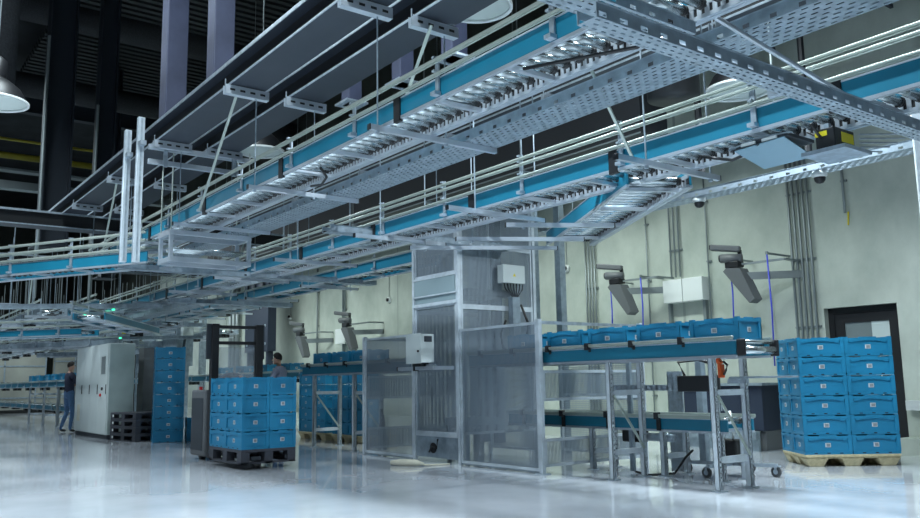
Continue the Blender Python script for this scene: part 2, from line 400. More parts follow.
# ------------------------------------------------------------------ roller conveyors
_roll = {}
def roller_mesh(w_):
    k = round(w_, 3)
    if k not in _roll:
        mb = MB()
        mb.tube([(0, .03, 0), (0, w_-.09, 0)], .036, 12, 'roller')
        for q in range(2): mb.tube([(0, w_-.088+q*.024, 0), (0, w_-.076+q*.024, 0)], .040, 10, 'black')
        mb.tube([(0, .01, 0), (0, .04, 0)], .012, 6, 'black').tube([(0, w_-.03, 0), (0, w_-.01, 0)], .012, 6, 'black')
        o = mb.build('roller', None, smooth=True); me = o.data; D.objects.remove(o); _roll[k] = me
    return _roll[k]
def conveyor(label, loc, rz, L_, w_=.5, pitch=.135, blue_h=.17, rails=((.185,.035), (.30,.055)), comb=True, plates=.9, brk=1.35, rmax=100, far_rails=True, name='roller_conveyor', from_end=True, roll_z=.075, motors=True, rail_m='blue', clip=0, brk_style='strap'):
    o = thing(name, label, 'conveyor', loc, rz)
    for y, nm in ((0, 0), (w_, 1)):
        y0, y1 = (y-.022, y) if nm == 0 else (y, y+.022)
        r = MB().box(0, L_, y0, y1, .012, blue_h).build('side_rail', rail_m, o)
        yy = y0-.006 if nm == 0 else y0
        MB().box(0, L_, yy, yy+.034, -.012, .014).box(0, L_, yy, yy+.034, blue_h, blue_h+.012).build('rail_edge', 'alu', r)
    if comb:
        mb = MB(); n = int(L_/.06)
        for k in range(n): mb.box(k*.06, k*.06+.034, w_-.012, w_-.004, .02, .085)
        mb.box(0, L_, w_-.03, w_-.002, -.008, .02).box(0, L_, w_-.014, w_-.002, .085, .13)
        mb.mats = [M['alu']]; mb.box(0, L_, w_-.0035, w_-.0005, .0, .13, 'black')
        mb.build('belt_guard', None, o)
    me = roller_mesh(w_); n = int(L_/pitch); xs = [pitch*(k+.5) for k in range(n)]
    if from_end: xs = xs[::-1]
    for x in xs[:rmax]:
        r = D.objects.new('roller', me); col.objects.link(r); r.parent = o; r.location = (x, 0, roll_z)
    if xs[rmax:]:
        mb = MB()
        for x in xs[rmax:]: mb.tube([(x, .02, roll_z), (x, w_-.03, roll_z)], .026, 8)
        s = mb.build('roller', 'roller', o, smooth=True); s['kind'] = 'stuff'
    if pitch >= .3:  # dark strip and blocks added as contrast, imitating dark gaps in far lines
        MB().box(0, L_, w_*.40, w_*.62, .012, .02).build('dark_strip', 'rubber', o)
        k = 1.1
        while k < L_-.5:
            MB().box(k, k+.32, w_*.25, w_*.75, -.10, .0).tube([(k+.32, w_*.5, -.05), (k+.5, w_*.5, -.05)], .04, 8).build('dark_block', 'black', o); k += 2.6
    if plates:
        k = plates/2
        while k < L_-.1:
            MB().box(k, k+.045, .01, w_-.01, .0, .035).build('cross_member', 'alu', o); k += plates
    for rz_, rh in rails:
        sides = [(-.075)] + ([w_+.04] if far_rails else [])
        for yy in sides:
            MB().box(0, L_, yy, yy+.03, rz_, rz_+rh*.55).box(0, L_, yy+.008, yy+.022, rz_-.012, rz_).build('guide_rail', 'rail', o, bevel=.004)
    if brk and rails:
        x = brk*.4
        top = rails[-1][0]+.05
        while x < L_:
            if brk_style == 'block':
                MB().box(x, x+.05, -.095, -.03, rails[0][0]-.035, rails[0][0]+.045).box(x+.005, x+.045, -.03, -.022, rails[0][0]-.06, rails[0][0]).build('guide_bracket', 'black', o, bevel=.004)
                x += brk; continue
            if brk_style == 'tall':
                MB().box(x, x+.055, -.05, -.028, .0, rails[0][0]+.01).box(x, x+.055, -.095, -.03, rails[0][0]-.03, rails[0][0]+.05).build('guide_bracket', 'black', o, bevel=.004)
                x += brk; continue
            mb = MB().box(x, x+.045, -.045, -.030, .03, top).box(x-.01, x+.055, -.09, -.028, .02, .05)
            for rz_, rh in rails: mb.box(x+.005, x+.04, -.085, -.03, rz_+.03, rz_+.045)
            mb.build('guide_bracket', 'galv', o)
            x += brk
    if clip:
        x = clip*.55
        while x < L_:
            MB().box(x, x+.10, -.036, -.024, -.02, blue_h+.06).box(x, x+.10, -.036, -.0, -.03, -.018).build('rail_clip', 'black', o)
            x += clip
    return o

A_Z, B_Z = 3.4, 3.0
conveyor('upper blue overhead roller conveyor, the line nearest the camera', (-16.6, 3.79, A_Z), 0, 17.2, .5, clip=2.35)
conveyor('lower blue overhead roller conveyor, the line passing in front of the tower and wall', (-23, 5.55, B_Z), 0, 23.5, .53, rails=((.19,.035),(.32,.035),(.38,.035)), clip=2.1)
conveyor('merging roller conveyor branching off the lower overhead line beside the tower', (-8.1, 7.6, B_Z-.06), R(-30), 3.4, .6, rails=(), brk=0, motors=False, rmax=40)
# conveyor C: diagonal spur at far left
conveyor('blue diagonal conveyor spur at the left edge under the dark cross beam', (-15.3-1.6, 2.10-.8, 3.0), R(30), 4.8, .5, rmax=50, comb=False, rails=((.21,.05),(.33,.05),(.45,.05)))
# line entering the tower
conveyor('blue overhead conveyor entering the tower from the left', (-30, 7.2, 3.0), 0, 19.3, .5, pitch=.18, rmax=60, comb=False)
# distant clutter of lines
far = [(-45, 2.2, 2.95, 0, 22, 'distant overhead conveyor lowest in the tangle, second from the front'),
       (-45, 3.6, 2.75, 0, 25, 'distant overhead conveyor hanging low behind the diagonal spur'),
       (-45, 5.0, 3.05, 0, 24, 'distant overhead conveyor above the grey cabinet'),
       (-45, 8.6, 3.2, 0, 24, 'distant overhead conveyor above the order picker mast'),
       (-45, .6, 3.2, 0, 22, 'distant overhead conveyor at the far left edge')]
for x, y, z, rz, L_, lb in far:
    conveyor(lb, (x, y, z), rz, L_, .5, pitch=.3, comb=False, plates=2.0, brk=2.4, rmax=60, far_rails=False, rail_m='blue' if y in (5.0, 8.6) else 'galv2')
for i, (x, y, z, a, L_, lb) in enumerate([
    (-21.5, 1.2, 2.2, 38, 4.5, 'slanting distant conveyor with pale blue side at the left edge'),
    (-25.0, 3.0, 2.15, 30, 5.0, 'slanting distant conveyor crossing in the middle of the tangle'),
    (-19.0, 5.3, 2.3, -30, 4.0, 'slanting conveyor under the aluminium lift frame'),
    (-31.0, 5.5, 2.2, 30, 5.0, 'slanting distant conveyor just above the grey cabinet top')]):
    conveyor(lb, (x, y, z), R(a), L_, .5, pitch=.14, comb=False, plates=1.0, brk=.9, rmax=40, far_rails=False, rail_m='galv2' if i % 2 else 'blue', blue_h=.13)

# ------------------------------------------------------------------ hangers under the overhead conveyors
def hanger(label, x, y0, y1, z, rods, ztop, brace=None, group=None, brackets=(), a=0):
    """strut under the conveyor + threaded rods + beam brackets; local y along strut"""
    o = thing('conveyor_hanger', label, 'hanger', (x, y0, z), a)
    L_ = y1-y0
    MB().box(-.022, .022, 0, L_, -.062, -.02).box(-.022, -.014, 0, L_, -.02, -.014).box(.014, .022, 0, L_, -.02, -.014).build('crossbar', 'alu', o)
    for yy in (-.012, L_): MB().box(-.025, .025, yy, yy+.012, -.066, -.012).build('end_cap', 'black', o, bevel=.003)
    for ry in rods:
        MB().tube([(0, ry-y0, -.07), (0, ry-y0, ztop-z)], .008, 6).build('threaded_rod', 'galv2', o)
        MB().tube([(0, ry-y0, -.085), (0, ry-y0, -.062)], .02, 6).build('nut', 'galv', o)
    for by in brackets:
        b = MB().box(-.04, .04, by-y0-.03, by-y0+.49, ztop-z-.115, ztop-z-.11).box(-.04, -.035, by-y0-.03, by-y0+.49, ztop-z-.11, ztop-z-.012).box(.035, .04, by-y0-.03, by-y0+.49, ztop-z-.11, ztop-z-.012)
        for q in range(4): b.box(.0405, .0415, by-y0+.02+q*.12, by-y0+.08+q*.12, ztop-z-.075, ztop-z-.05, 'black')
        b.mats = [M['black']]; b.mats = [M['alu'], M['black']]; b.m = [1 if i >= 18 else 0 for i in range(len(b.f))]
        b = b.build('beam_bracket', None, o)
        MB().tube([(0, by-y0-.02, ztop-z-.09), (0, by-y0-.02, ztop-z+.06)], .007, 6).tube([(0, by-y0+.44, ztop-z-.09), (0, by-y0+.44, ztop-z+.06)], .007, 6).build('clamp_bolt', 'galv', b)
    if brace:
        (xa, ya, za), (xb, yb, zb) = brace
        MB().bar((xa-x, ya-y0, za-z), (xb-x, yb-y0, zb-z), .03, .012).build('brace', 'rail', o)
    return o
ax = [-3.4, -6.05, -8.72, -11.3, -13.7, -16.1]
for i, x in enumerate(ax):
    br = ((x, 3.45, 4.42), (x-1.9, 3.72, 3.42)) if i in (2, 4) else (((x+.1, 4.2, 4.4), (x-.9, 4.35, 3.5)) if i in (1,) else None)
    hanger('hanger under the upper conveyor, %s from the right, crossbar below the rollers' % ORD[i], x, 3.60, 5.02, A_Z-.012, (3.68, 4.42), BZ, br, 'hangers of the upper conveyor', (3.33, 4.07))
bx = [-1.9, -4.53, -6.9, -8.85, -11.2, -13.6, -16.0, -18.4, -20.8]
for i, x in enumerate(bx):
    br = ((x-.1, 4.5, 4.3), (x-.05, 5.3, 3.0)) if i == 1 else None
    hanger('hanger under the lower overhead conveyor, %s from the right' % ORD[i], x, 5.05, 6.42, B_Z-.012, (5.42, 6.3), 4.5 if i < 8 else 4.4, br, 'hangers of the lower conveyor', (5.72, 6.5))
for i, (x, y) in enumerate(((-7.02, 5.95), (-8.05, 6.02), (-8.9, 5.9))):
    o = hanger('aluminium crossbar under the merging conveyor, %s from the wall side' % ORD[i], x, y, y+1.25+.35*i, B_Z-.09, (y+.2,), 4.5, None, None, (), R(-30))
# a few diagonals and vertical drop bars among the tangle, each hung from the distant lines
k = 0
dz = [(-19.5, 2.1), (-22.5, 2.1), (-25.5, 2.1), (-20, 3.5), (-23, 3.5), (-26, 3.5), (-29, 3.5), (-22, 4.9), (-25, 4.9), (-28, 4.9), (-31, 4.9), (-14, 7.1), (-17, 7.1), (-20, 7.1)]
for i, (x, y) in enumerate(dz):
    z = {2.1: 2.95, 3.5: 2.75, 4.9: 3.05, 7.1: 3.0}[y]
    row = {2.1: 'second front line of the distant tangle', 3.5: 'low distant line behind the diagonal spur', 4.9: 'distant line above the grey cabinet', 7.1: 'line entering the tower'}[y]
    n_ = [q for q in dz if q[1] == y].index((x, y))
    hanger('hanger on the %s, %s from the camera' % (row, ORD[n_]), x, y-.25, y+.95, z-.012, (y-.1, y+.8), 4.9, ((x, y-.1, 4.4), (x-1.1, y, z)) if i % 3 == 0 else None, None)

for x, y, z, L_, lb in ((-45, 1.4, 2.62, 24, 'low grey distant conveyor, the one hanging nearest the left edge'), (-45, 4.3, 2.40, 23, 'low grey distant conveyor passing over the control cabinet'), (-45, 6.2, 2.58, 25, 'low grey distant conveyor passing over the tall crate column'), (-45, 9.6, 2.75, 20, 'low grey distant conveyor nearest the far wall')):
    conveyor(lb, (x, y, z), 0, L_, .5, pitch=.3, comb=False, plates=1.2, brk=1.6, rmax=60, far_rails=False, rail_m='galv2', blue_h=.12, rails=((.16,.03),(.26,.03)))
for i, (x, y, z, a, L_) in enumerate(((-18.5, 2.4, 2.72, 60, 3.2), (-20.5, 4.0, 2.62, 90, 3.4), (-22.5, 1.5, 2.72, 90, 4.5), (-24.5, 5.0, 2.45, 60, 3.6), (-27, 2.0, 2.7, 90, 5), (-16.3, 5.2, 2.78, 90, 2.6))):
    tray('cable tray crossing under the distant conveyors, %s of six' % ['nearest', 'second nearest', 'third nearest', 'fourth nearest', 'farthest', 'rightmost'][i], (x, y, z), R(a), L_, .25, .08, pitch=.14, rows=3)
rng = random.Random(11)
cb0 = None
spots_ = []
for ly, lz, xe in ((1.4, 2.62, -21), (4.3, 2.40, -22), (6.2, 2.58, -20), (9.6, 2.75, -25), (.6, 3.2, -23), (8.6, 3.2, -21), (2.2, 2.95, -23), (3.6, 2.75, -20), (5.0, 3.05, -21), (7.2, 3.0, -15)):
    xx = xe-.9-rng.random()
    while xx > -33: spots_.append((xx, ly-.3, lz-.012)); xx -= 2.1
for i, (x, y, z) in enumerate(spots_):
    if cb0 is None:
        cb0 = thing('strut_bar', None, None)
        MB().box(-.025, .025, 0, 1.2, -.05, .0).build('bar', 'alu', cb0)
        for q in (-.015, 1.2): MB().box(-.028, .028, q, q+.015, -.054, .004).build('end_cap', 'black', cb0)
        MB().tube([(0, .18, 0), (0, .18, 1.7)], .008, 6).build('rod', 'pipe', cb0); MB().tube([(0, .95, 0), (0, .95, 1.7)], .008, 6).build('rod', 'pipe', cb0)
        c_ = cb0
    else: c_ = copy_tree(cb0)
    c_.location = (x, y, z)
    tag(c_, 'thin aluminium strut with black end caps in the distant conveyor tangle at left', 'strut', 'struts in the distant conveyor tangle')

# ------------------------------------------------------------------ aluminium posts and lift frame at left
for i, (x, y, z0, z1) in enumerate(((-12.22, 3.2, 2.9, 4.84), (-11.58, 3.2, 2.82, 4.86))):
    o = thing('aluminium_post', 'bright aluminium post hanging in front of the beams at left, %s one' % ('left' if i == 0 else 'right'), 'post', (x, y, z0))
    MB().box(-.045, .045, -.045, .045, 0, z1-z0).build('profile', 'frame', o, bevel=.006)
    MB().box(-.052, -.045, -.01, .01, .02, z1-z0-.02).box(.045, .052, -.01, .01, .02, z1-z0-.02).box(-.01, .01, -.052, -.045, .02, z1-z0-.02).build('slot_cover', 'galv', o)
    MB().box(.045, .16, -.04, .04, z1-z0-.42, z1-z0-.36).build('clamp', 'galv', o)
fr = thing('transfer_unit', 'rectangular aluminium transfer frame with rollers inside, hanging below the upper conveyor at left', 'frame', (-12.0, 3.62, 2.86))
for z in (0, .38):
    for x in (0, .45):
        MB().box(x, x+.06, 0, 1.2, z, z+.07).build('long_profile', 'alu', fr, bevel=.005)
    for y in (0, 1.14): MB().box(.06, .45, y, y+.06, z, z+.07).build('short_profile', 'alu', fr, bevel=.005)
for x in (0, .45):
    for y in (0, 1.14): MB().box(x+.005, x+.055, y+.005, y+.055, .07, .38).build('upright', 'alu', fr)
for k in range(4): MB().tube([(.12+k*.09, .08, .2), (.12+k*.09, 1.12, .2)], .025, 8).build('roller', 'roller', fr, smooth=True)
for x in (.02, .47):
    for y in (.03, 1.16): MB().tube([(x, y, .45), (x, y, 1.72)], .01, 6).build('threaded_rod', 'rail', fr)
fr = thing('profile_bracket', 'pair of horizontal aluminium profiles tied between the posts and the suspension beams', 'frame', (-11.5, 3.28, 4.22))
MB().box(0, .06, 0, 1.5, .18, .25).build('upper_profile', 'alu', fr, bevel=.005)
MB().box(0, .06, 0, 1.3, -.03, .04).build('lower_profile', 'alu', fr, bevel=.005)
for y in (.2, 1.2): MB().box(.06, .1, y, y+.05, -.06, .27).build('tie_plate', 'galv', fr)

# ------------------------------------------------------------------ scanner under the lower conveyor
s = thing('scanner_bridge', 'pale blue tilted scanner plate with coil springs under the lower overhead conveyor at right', 'scanner', (-3.80, 5.62, 2.87)); s.scale = (.58, .72, .36)
MB().add([(0,0,.12),(.75,0,.16),(.70,.62,-.06),(-.05,.62,-.08),(0,0,.10),(.75,0,.14),(.70,.62,-.08),(-.05,.62,-.10)], [(0,1,2,3),(7,6,5,4),(0,4,5,1),(1,5,6,2),(2,6,7,3),(3,7,4,0)]).build('plate', 'scanplate', s)
MB().box(.0, .78, .02, .55, .17, .25).build('housing', 'steel_dark', s, bevel=.01)
for i, x in enumerate((.1, .42)):
    MB().box(x, x+.22, .0, .02, .17, .23).build('label_plate', 'white', s)
for x in (-.04, .36):
    sp = []
    for k in range(60):
        a = k*.9; sp.append((x+.02*math.cos(a), -.02+.004*k*.6, .10+.02*math.sin(a)+.0025*k))
    MB().tube(sp, .005, 5).build('coil_spring', 'steel_dark', s, smooth=True)
MB().bar((-.08,.0,.16), (.3,.05,.28), .05, .02).bar((.3,.02,.28), (.85,.02,.22), .05, .02).build('link_arm', 'galv2', s)
MB().tube([(.9,.25,.26),(1.05,.3,.10),(1.15,.1,.05),(1.2,-.1,.2)], .02, 8).build('cable', 'black', s, smooth=True)
s = thing('laser_scanner', 'black laser scanner box with a yellow warning label under the conveyor at right', 'scanner', (-3.22, 5.80, 2.80)); s.scale = (.95, .95, .95)
MB().box(0, .16, 0, .30, 0, .17).build('housing', 'black', s, bevel=.008)
MB().box(.16, .163, .10, .28, .06, .14).build('warning_label', 'yellow', s)
MB().box(-.0, .1, -.003, 0, .11, .15).build('status_label', 'yellow', s)
MB().box(-.1, .26, -.05, .36, -.03, 0).build('mount_plate', 'galv', s)
MB().box(.05, .09, .05, .09, .17, .22).build('mount_arm', 'galv', s)
mb = MB()
for k in range(5): mb.bar((.2, .30+.0*k, .0+.035*k), (.26+.04*k, .52+.05*k, .02+.035*k), .02, .008)
mb.build('bracket_fins', 'galv', s)
for nm, (x, y, z), lb in (('a', (-5.38, 10.02, 3.61), 'white dome camera under the wall cable tray, right one'), ('b', (-7.15, 9.95, 3.61), 'white dome camera under the wall cable tray, left one')):
    o = thing('dome_camera', lb, 'camera', (x, y-.3, z))
    MB().lathe([(0, .05), (.09, .05), (.095, .0), (.07, -.02)], 20).build('mount_ring', 'white', o, smooth=True)
    MB().lathe([(.07, -.02), (.065, -.06), (.04, -.09), (0, -.1)], 20).build('dome', 'black', o, smooth=True)
for lb, pts in (('black cable loop sagging under the upper conveyor at left, between two crossbars', [(-8.35, 4.2, 3.36), (-8.0, 4.15, 3.30), (-7.6, 4.0, 3.28), (-7.55, 3.9, 3.36)]),
                ('black hooked cable under the upper conveyor near the crossing tray', [(-4.3, 3.85, 3.37), (-3.9, 3.95, 3.33), (-3.45, 4.1, 3.30), (-3.35, 4.12, 3.34)]),
                ('black cable loop under the lower overhead conveyor beside the scanner', [(-4.2, 5.75, 2.98), (-3.95, 5.8, 2.9), (-3.6, 5.85, 2.97)])):
    tag(MB().tube(pts, .014, 8).build('cable_loop', 'black', smooth=True), lb, 'cable')
# high bay lamps
def highbay(label, x, y, z, r=.36):
    o = thing('high_bay_lamp', label, 'lamp', (x, y, z))
    MB().lathe([(r, 0), (r*.98, .03), (r*.75, .2), (r*.4, .32), (r*.3, .34), (r*.3, .36), (0, .36)], 32).build('shade', 'black', o, smooth=True)
    MB().lathe([(r*.985, .002), (r*.72, .17), (r*.38, .29), (0, .3)], 32).build('reflector', 'lamp', o, smooth=True)
    MB().lathe([(r+.012, -.008), (r+.012, .02), (r-.02, .02), (r-.02, -.008), (r+.012, -.008)], 32).build('rim', 'white', o, smooth=True)
    MB().lathe([(.13, .36), (.13, .6), (.06, .66), (0, .66)], 16).build('ballast', 'black', o, smooth=True)
    MB().tube([(0,0,.66), (0,0,12.98-z)], .012, 6).build('suspension_rod', 'pipe', o)
highbay('large round high bay lamp at the left edge of the picture', -12.6, 1.52, 5.05, .42)
highbay('round high bay lamp above the upper conveyor rails at the top centre', -6.45, 5.15, 5.02, .36)
highbay('round high bay lamp half hidden behind the upper conveyor rails at left', -12.2, 5.25, 4.83, .36)
highbay('round high bay lamp behind the lower overhead conveyor rails at right', -5.95, 9.0, 4.75, .42)

# round black cylinder seen above the lower conveyor
tag(MB().tube([(-5.9, 7.6, 4.35), (-5.9, 7.6, 5.6)], .3, 20).build('black_drum', 'black', smooth=True), 'black cylindrical duct end behind the crossing tray at top right', 'duct')
# thin vertical hangers in front of the dark upper wall
for i, (x, y, r, mm) in enumerate(((-6.6, 9, .045, 'beamweb'), (-7.3, 9, .02, 'pipe'), (-5.2, 9.2, .04, 'beamweb'), (-5.0, 8.2, .012, 'pipe'))):
    tag(MB().tube([(x, y, 3.8), (x, y, 12.9)], r, 8).build('drop_pipe', mm), ['thick dark drop pipe left of the crossing tray', 'thin grey drop rod beside the thick dark pipe', 'dark drop pipe behind the crossing tray', 'thin pale rod right of the crossing tray'][i] + ', reaching the ceiling', 'pipe')
tag(MB().tube([(-3.05, 4.3, 3.45), (-2.75, 5.65, 2.98)], .018, 8).build('diagonal_strut', 'alu'), 'slanting bright tube right of the perforated trays at upper right', 'strut')
o = thing('aluminium_post', 'tall aluminium post at the right edge of the picture', 'post', (-3.50, 8.2, 2.42)); MB().box(-.04, .04, -.04, .04, 0, 1.6).build('profile', 'alu', o, bevel=.005); MB().tube([(-.06, 0, .1), (-.06, 0, 1.5)], .012, 6).build('cable', 'white', o)

# ------------------------------------------------------------------ wall services
def pipes(label, x, n, z0, z1, sp=.085, r=.022):
    o = thing('conduit_bundle', label, 'pipes', (x, WY, z0))
    for k in range(n): MB().tube([(k*sp, -.035-r, 0), (k*sp, -.035-r, z1-z0)], r, 8).build('conduit', 'pipe', o, smooth=True)
    z = .5
    while z < z1-z0:
        MB().box(-.05, (n-1)*sp+.05, -.034, -.004, z, z+.03).build('clamp', 'pipe', o); z += 1.1
for lb, x, n, z0, z1, sp, r in (
    ('bundle of five wall conduits left of the black door', -7.5, 5, .3, 5.5, .085, .022),
    ('bundle of three wall conduits above the white wall boxes', -9.98, 3, 3.0, 5.4, .10, .016),
    ('single wall conduit left of the three conduits above the white boxes', -10.55, 1, .3, 5.4, .1, .014),
    ('single thin wall conduit between the two camera arms', -9.15, 1, 1.6, 5.4, .1, .014),
    ('bundle of four wall conduits just right of the tower', -12.2, 4, .3, 4.6, .085, .02),
    ('short conduit ending halfway down the wall at right', -6.55, 1, 3.65, 4.6, .1, .022),
    ('pair of wall conduits behind the tower', -14.1, 2, .3, 5, .12, .03),
    ('two wall conduits far left above the distant crates', -22.6, 2, 2.9, 5.2, .12, .03),
    ('single conduit far left between the distant cameras', -24.3, 1, .3, 5.2, .12, .03),
    ('thick grey conduit pair left of the order picker mast', -31.5, 3, .3, 5.4, .35, .09)):
    pipes(lb, x, n, z0, z1, sp, r)
tag(MB().tube([(-6.52, WY-.05, 3.45), (-6.5, WY-.05, 3.66)], .012, 6).build('cable_end', 'yellow'), 'yellow cable end sticking out below the short wall conduit', 'cable')
def alarm(label, x, z):
    o = thing('wall_sounder', label, 'sounder', (x, WY, z))
    mb = MB().tube([(0, 0, 0), (0, -.05, 0)], .085, 16).build('housing', 'white', o, smooth=True)
    MB().tube([(-.01, -.05, 0), (-.01, -.09, 0)], .05, 16).build('horn', 'black', o, smooth=True)
    MB().tube([(0, -.014, .08), (0, -.014, 1.3)], .008, 6).build('cable', 'pipe', o)
alarm('small round wall sounder right of the tower', -12.8, 3.52)
alarm('small round wall sounder left of the tower', -20.0, 3.48)
alarm('small round wall sounder far left above the man in grey', -26.4, 3.46)
o = thing('wall_box', 'pair of joined white wall boxes between the camera arms', 'box', (-10.08, WY-.2, 2.52))
MB().box(0, .43, 0, .2, 0, .42).build('left_box', 'white', o, bevel=.006); MB().box(.45, .88, 0, .2, 0, .42).build('right_box', 'white', o, bevel=.006)
MB().box(.02, .07, .1, .18, -.5, 0).build('conduit_leg', 'pipe', o); MB().box(.8, .86, .1, .18, -.5, 0).build('conduit_leg', 'pipe', o)
o = thing('wall_box', 'white wall box behind the distant crates, between the distant cameras', 'box', (-22.75, WY-.25, 2.35))
MB().box(0, .6, 0, .25, 0, .45).build('cover', 'white', o, bevel=.01)
MB().box(.25, .3, .1, .2, -.5, 0).build('conduit_leg', 'pipe', o)
def wallcam(label, x, z, s=1., left=False):
    o = thing('wall_camera', label, 'camera', (x, WY, z))
    y0 = -.75
    tri = [(-.04, .0), (.02, .05), (.28, .03), (.52, -.50), (.42, -.56)]
    vs = [(px_, y0-.02, pz_) for px_, pz_ in tri] + [(px_, y0+.20, pz_) for px_, pz_ in tri]
    MB().add(vs, [(0,1,2,3,4), (9,8,7,6,5)] + [(k_, k_+5, (k_+1) % 5+5, (k_+1) % 5) for k_ in range(5)]).build('slanted_plate', 'truck', o)
    MB().box(.0, .25, y0-.02, y0+.16, .05, .15).build('base', 'black', o, bevel=.01)
    MB().tube([(-.06, y0-.03, .22), (.26, y0+.10, .20)], .075, 16).build('lamp_barrel', 'truck', o, smooth=True)
    MB().tube([(-.08, y0-.04, .222), (-.05, y0-.03, .222)], .06, 16).build('lens', 'black', o, smooth=True)
    h = MB().bar((-.20, y0-.1, .42), (.24, y0+.1, .35), .15, .10).build('camera_body', 'truck', o, bevel=.02)
    MB().bar((-.21, y0-.104, .421), (-.19, y0-.096, .419), .11, .075).build('camera_window', 'black', o)
    MB().bar((.22, y0+.1, .34), (.22, y0+.12, .12), .05, .05).build('neck', 'black', o)
    MB().bar((.25, y0+.1, .1), (.9, y0+.3, .12), .035, .035).bar((.25, y0+.1, -.1), (.95, -.02, -.1), .05, .12).bar((.9, y0+.3, .12), (.92, 0, .12), .035, .035).build('wall_arm', 'pipe', o)
    o.scale = (s, 1, s)
    return o
wallcam('camera and lamp on a slanted wall arm above the second crate, right of the tower', -10.9, 2.88)
wallcam('camera and lamp on a slanted wall arm above the rightmost conveyor crate', -8.3, 2.88)
wallcam('distant camera on a slanted wall arm above the man in grey, left of its pair', -24.4, 2.62, 1.15)
wallcam('distant camera on a slanted wall arm above the distant crates, right of its pair', -21.4, 2.72, 1.15)
for i, (x, z0, z1, lb) in enumerate(((-10.98, 1.9, 3.0, 'left of the two beside the first camera arm'), (-10.22, 1.9, 3.02, 'right of the two beside the first camera arm'), (-8.28, 1.9, 3.1, 'left of the two beside the rightmost camera arm'), (-7.58, 1.3, 3.1, 'right of the two beside the rightmost camera arm'))):
    o = thing('air_hose', 'vertical blue air hose, ' + lb, 'hose', (x, WY-.65, z0))
    MB().tube([(0,0,0), (.02,0,(z1-z0)*.5), (0,0,z1-z0)], .013, 8).build('hose', 'hose', o, smooth=True)
    MB().tube([(0,0,z1-z0-.02), (0,0,z1-z0+.03)], .024, 8).bar((0,0,z1-z0), (0,.65,z1-z0), .03, .03).build('fitting', 'pipe', o)
# navy cabinet low against the wall
o = thing('low_cabinet', 'dark navy low cabinet by the wall left of the right crate stack', 'cabinet', (-9.15, 11.6, 0))
MB().box(0, 1.5, 0, .55, .3, 1.0).build('body', 'navy', o, bevel=.01)
MB().box(-.05, 1.55, -.05, .6, 1.0, 1.04).build('top', 'galv2', o)
MB().box(.7, .72, -.01, 0, .34, .96).box(.76, .79, -.04, -.01, .6, .7).build('door_gap', 'galv', o)
MB().box(0, .1, .05, .5, 0, .3).build('leg', 'truck', o); MB().box(1.4, 1.5, .05, .5, 0, .3).build('leg', 'truck', o)
o = tag(MB().box(-9.4, -7.7, 11.45, 11.5, .18, .3).box(-9.4, -7.7, 11.5, 11.56, 0, .3).build('kick_rail', 'galv2'), 'low grey kick rail in front of the navy cabinet', 'rail')

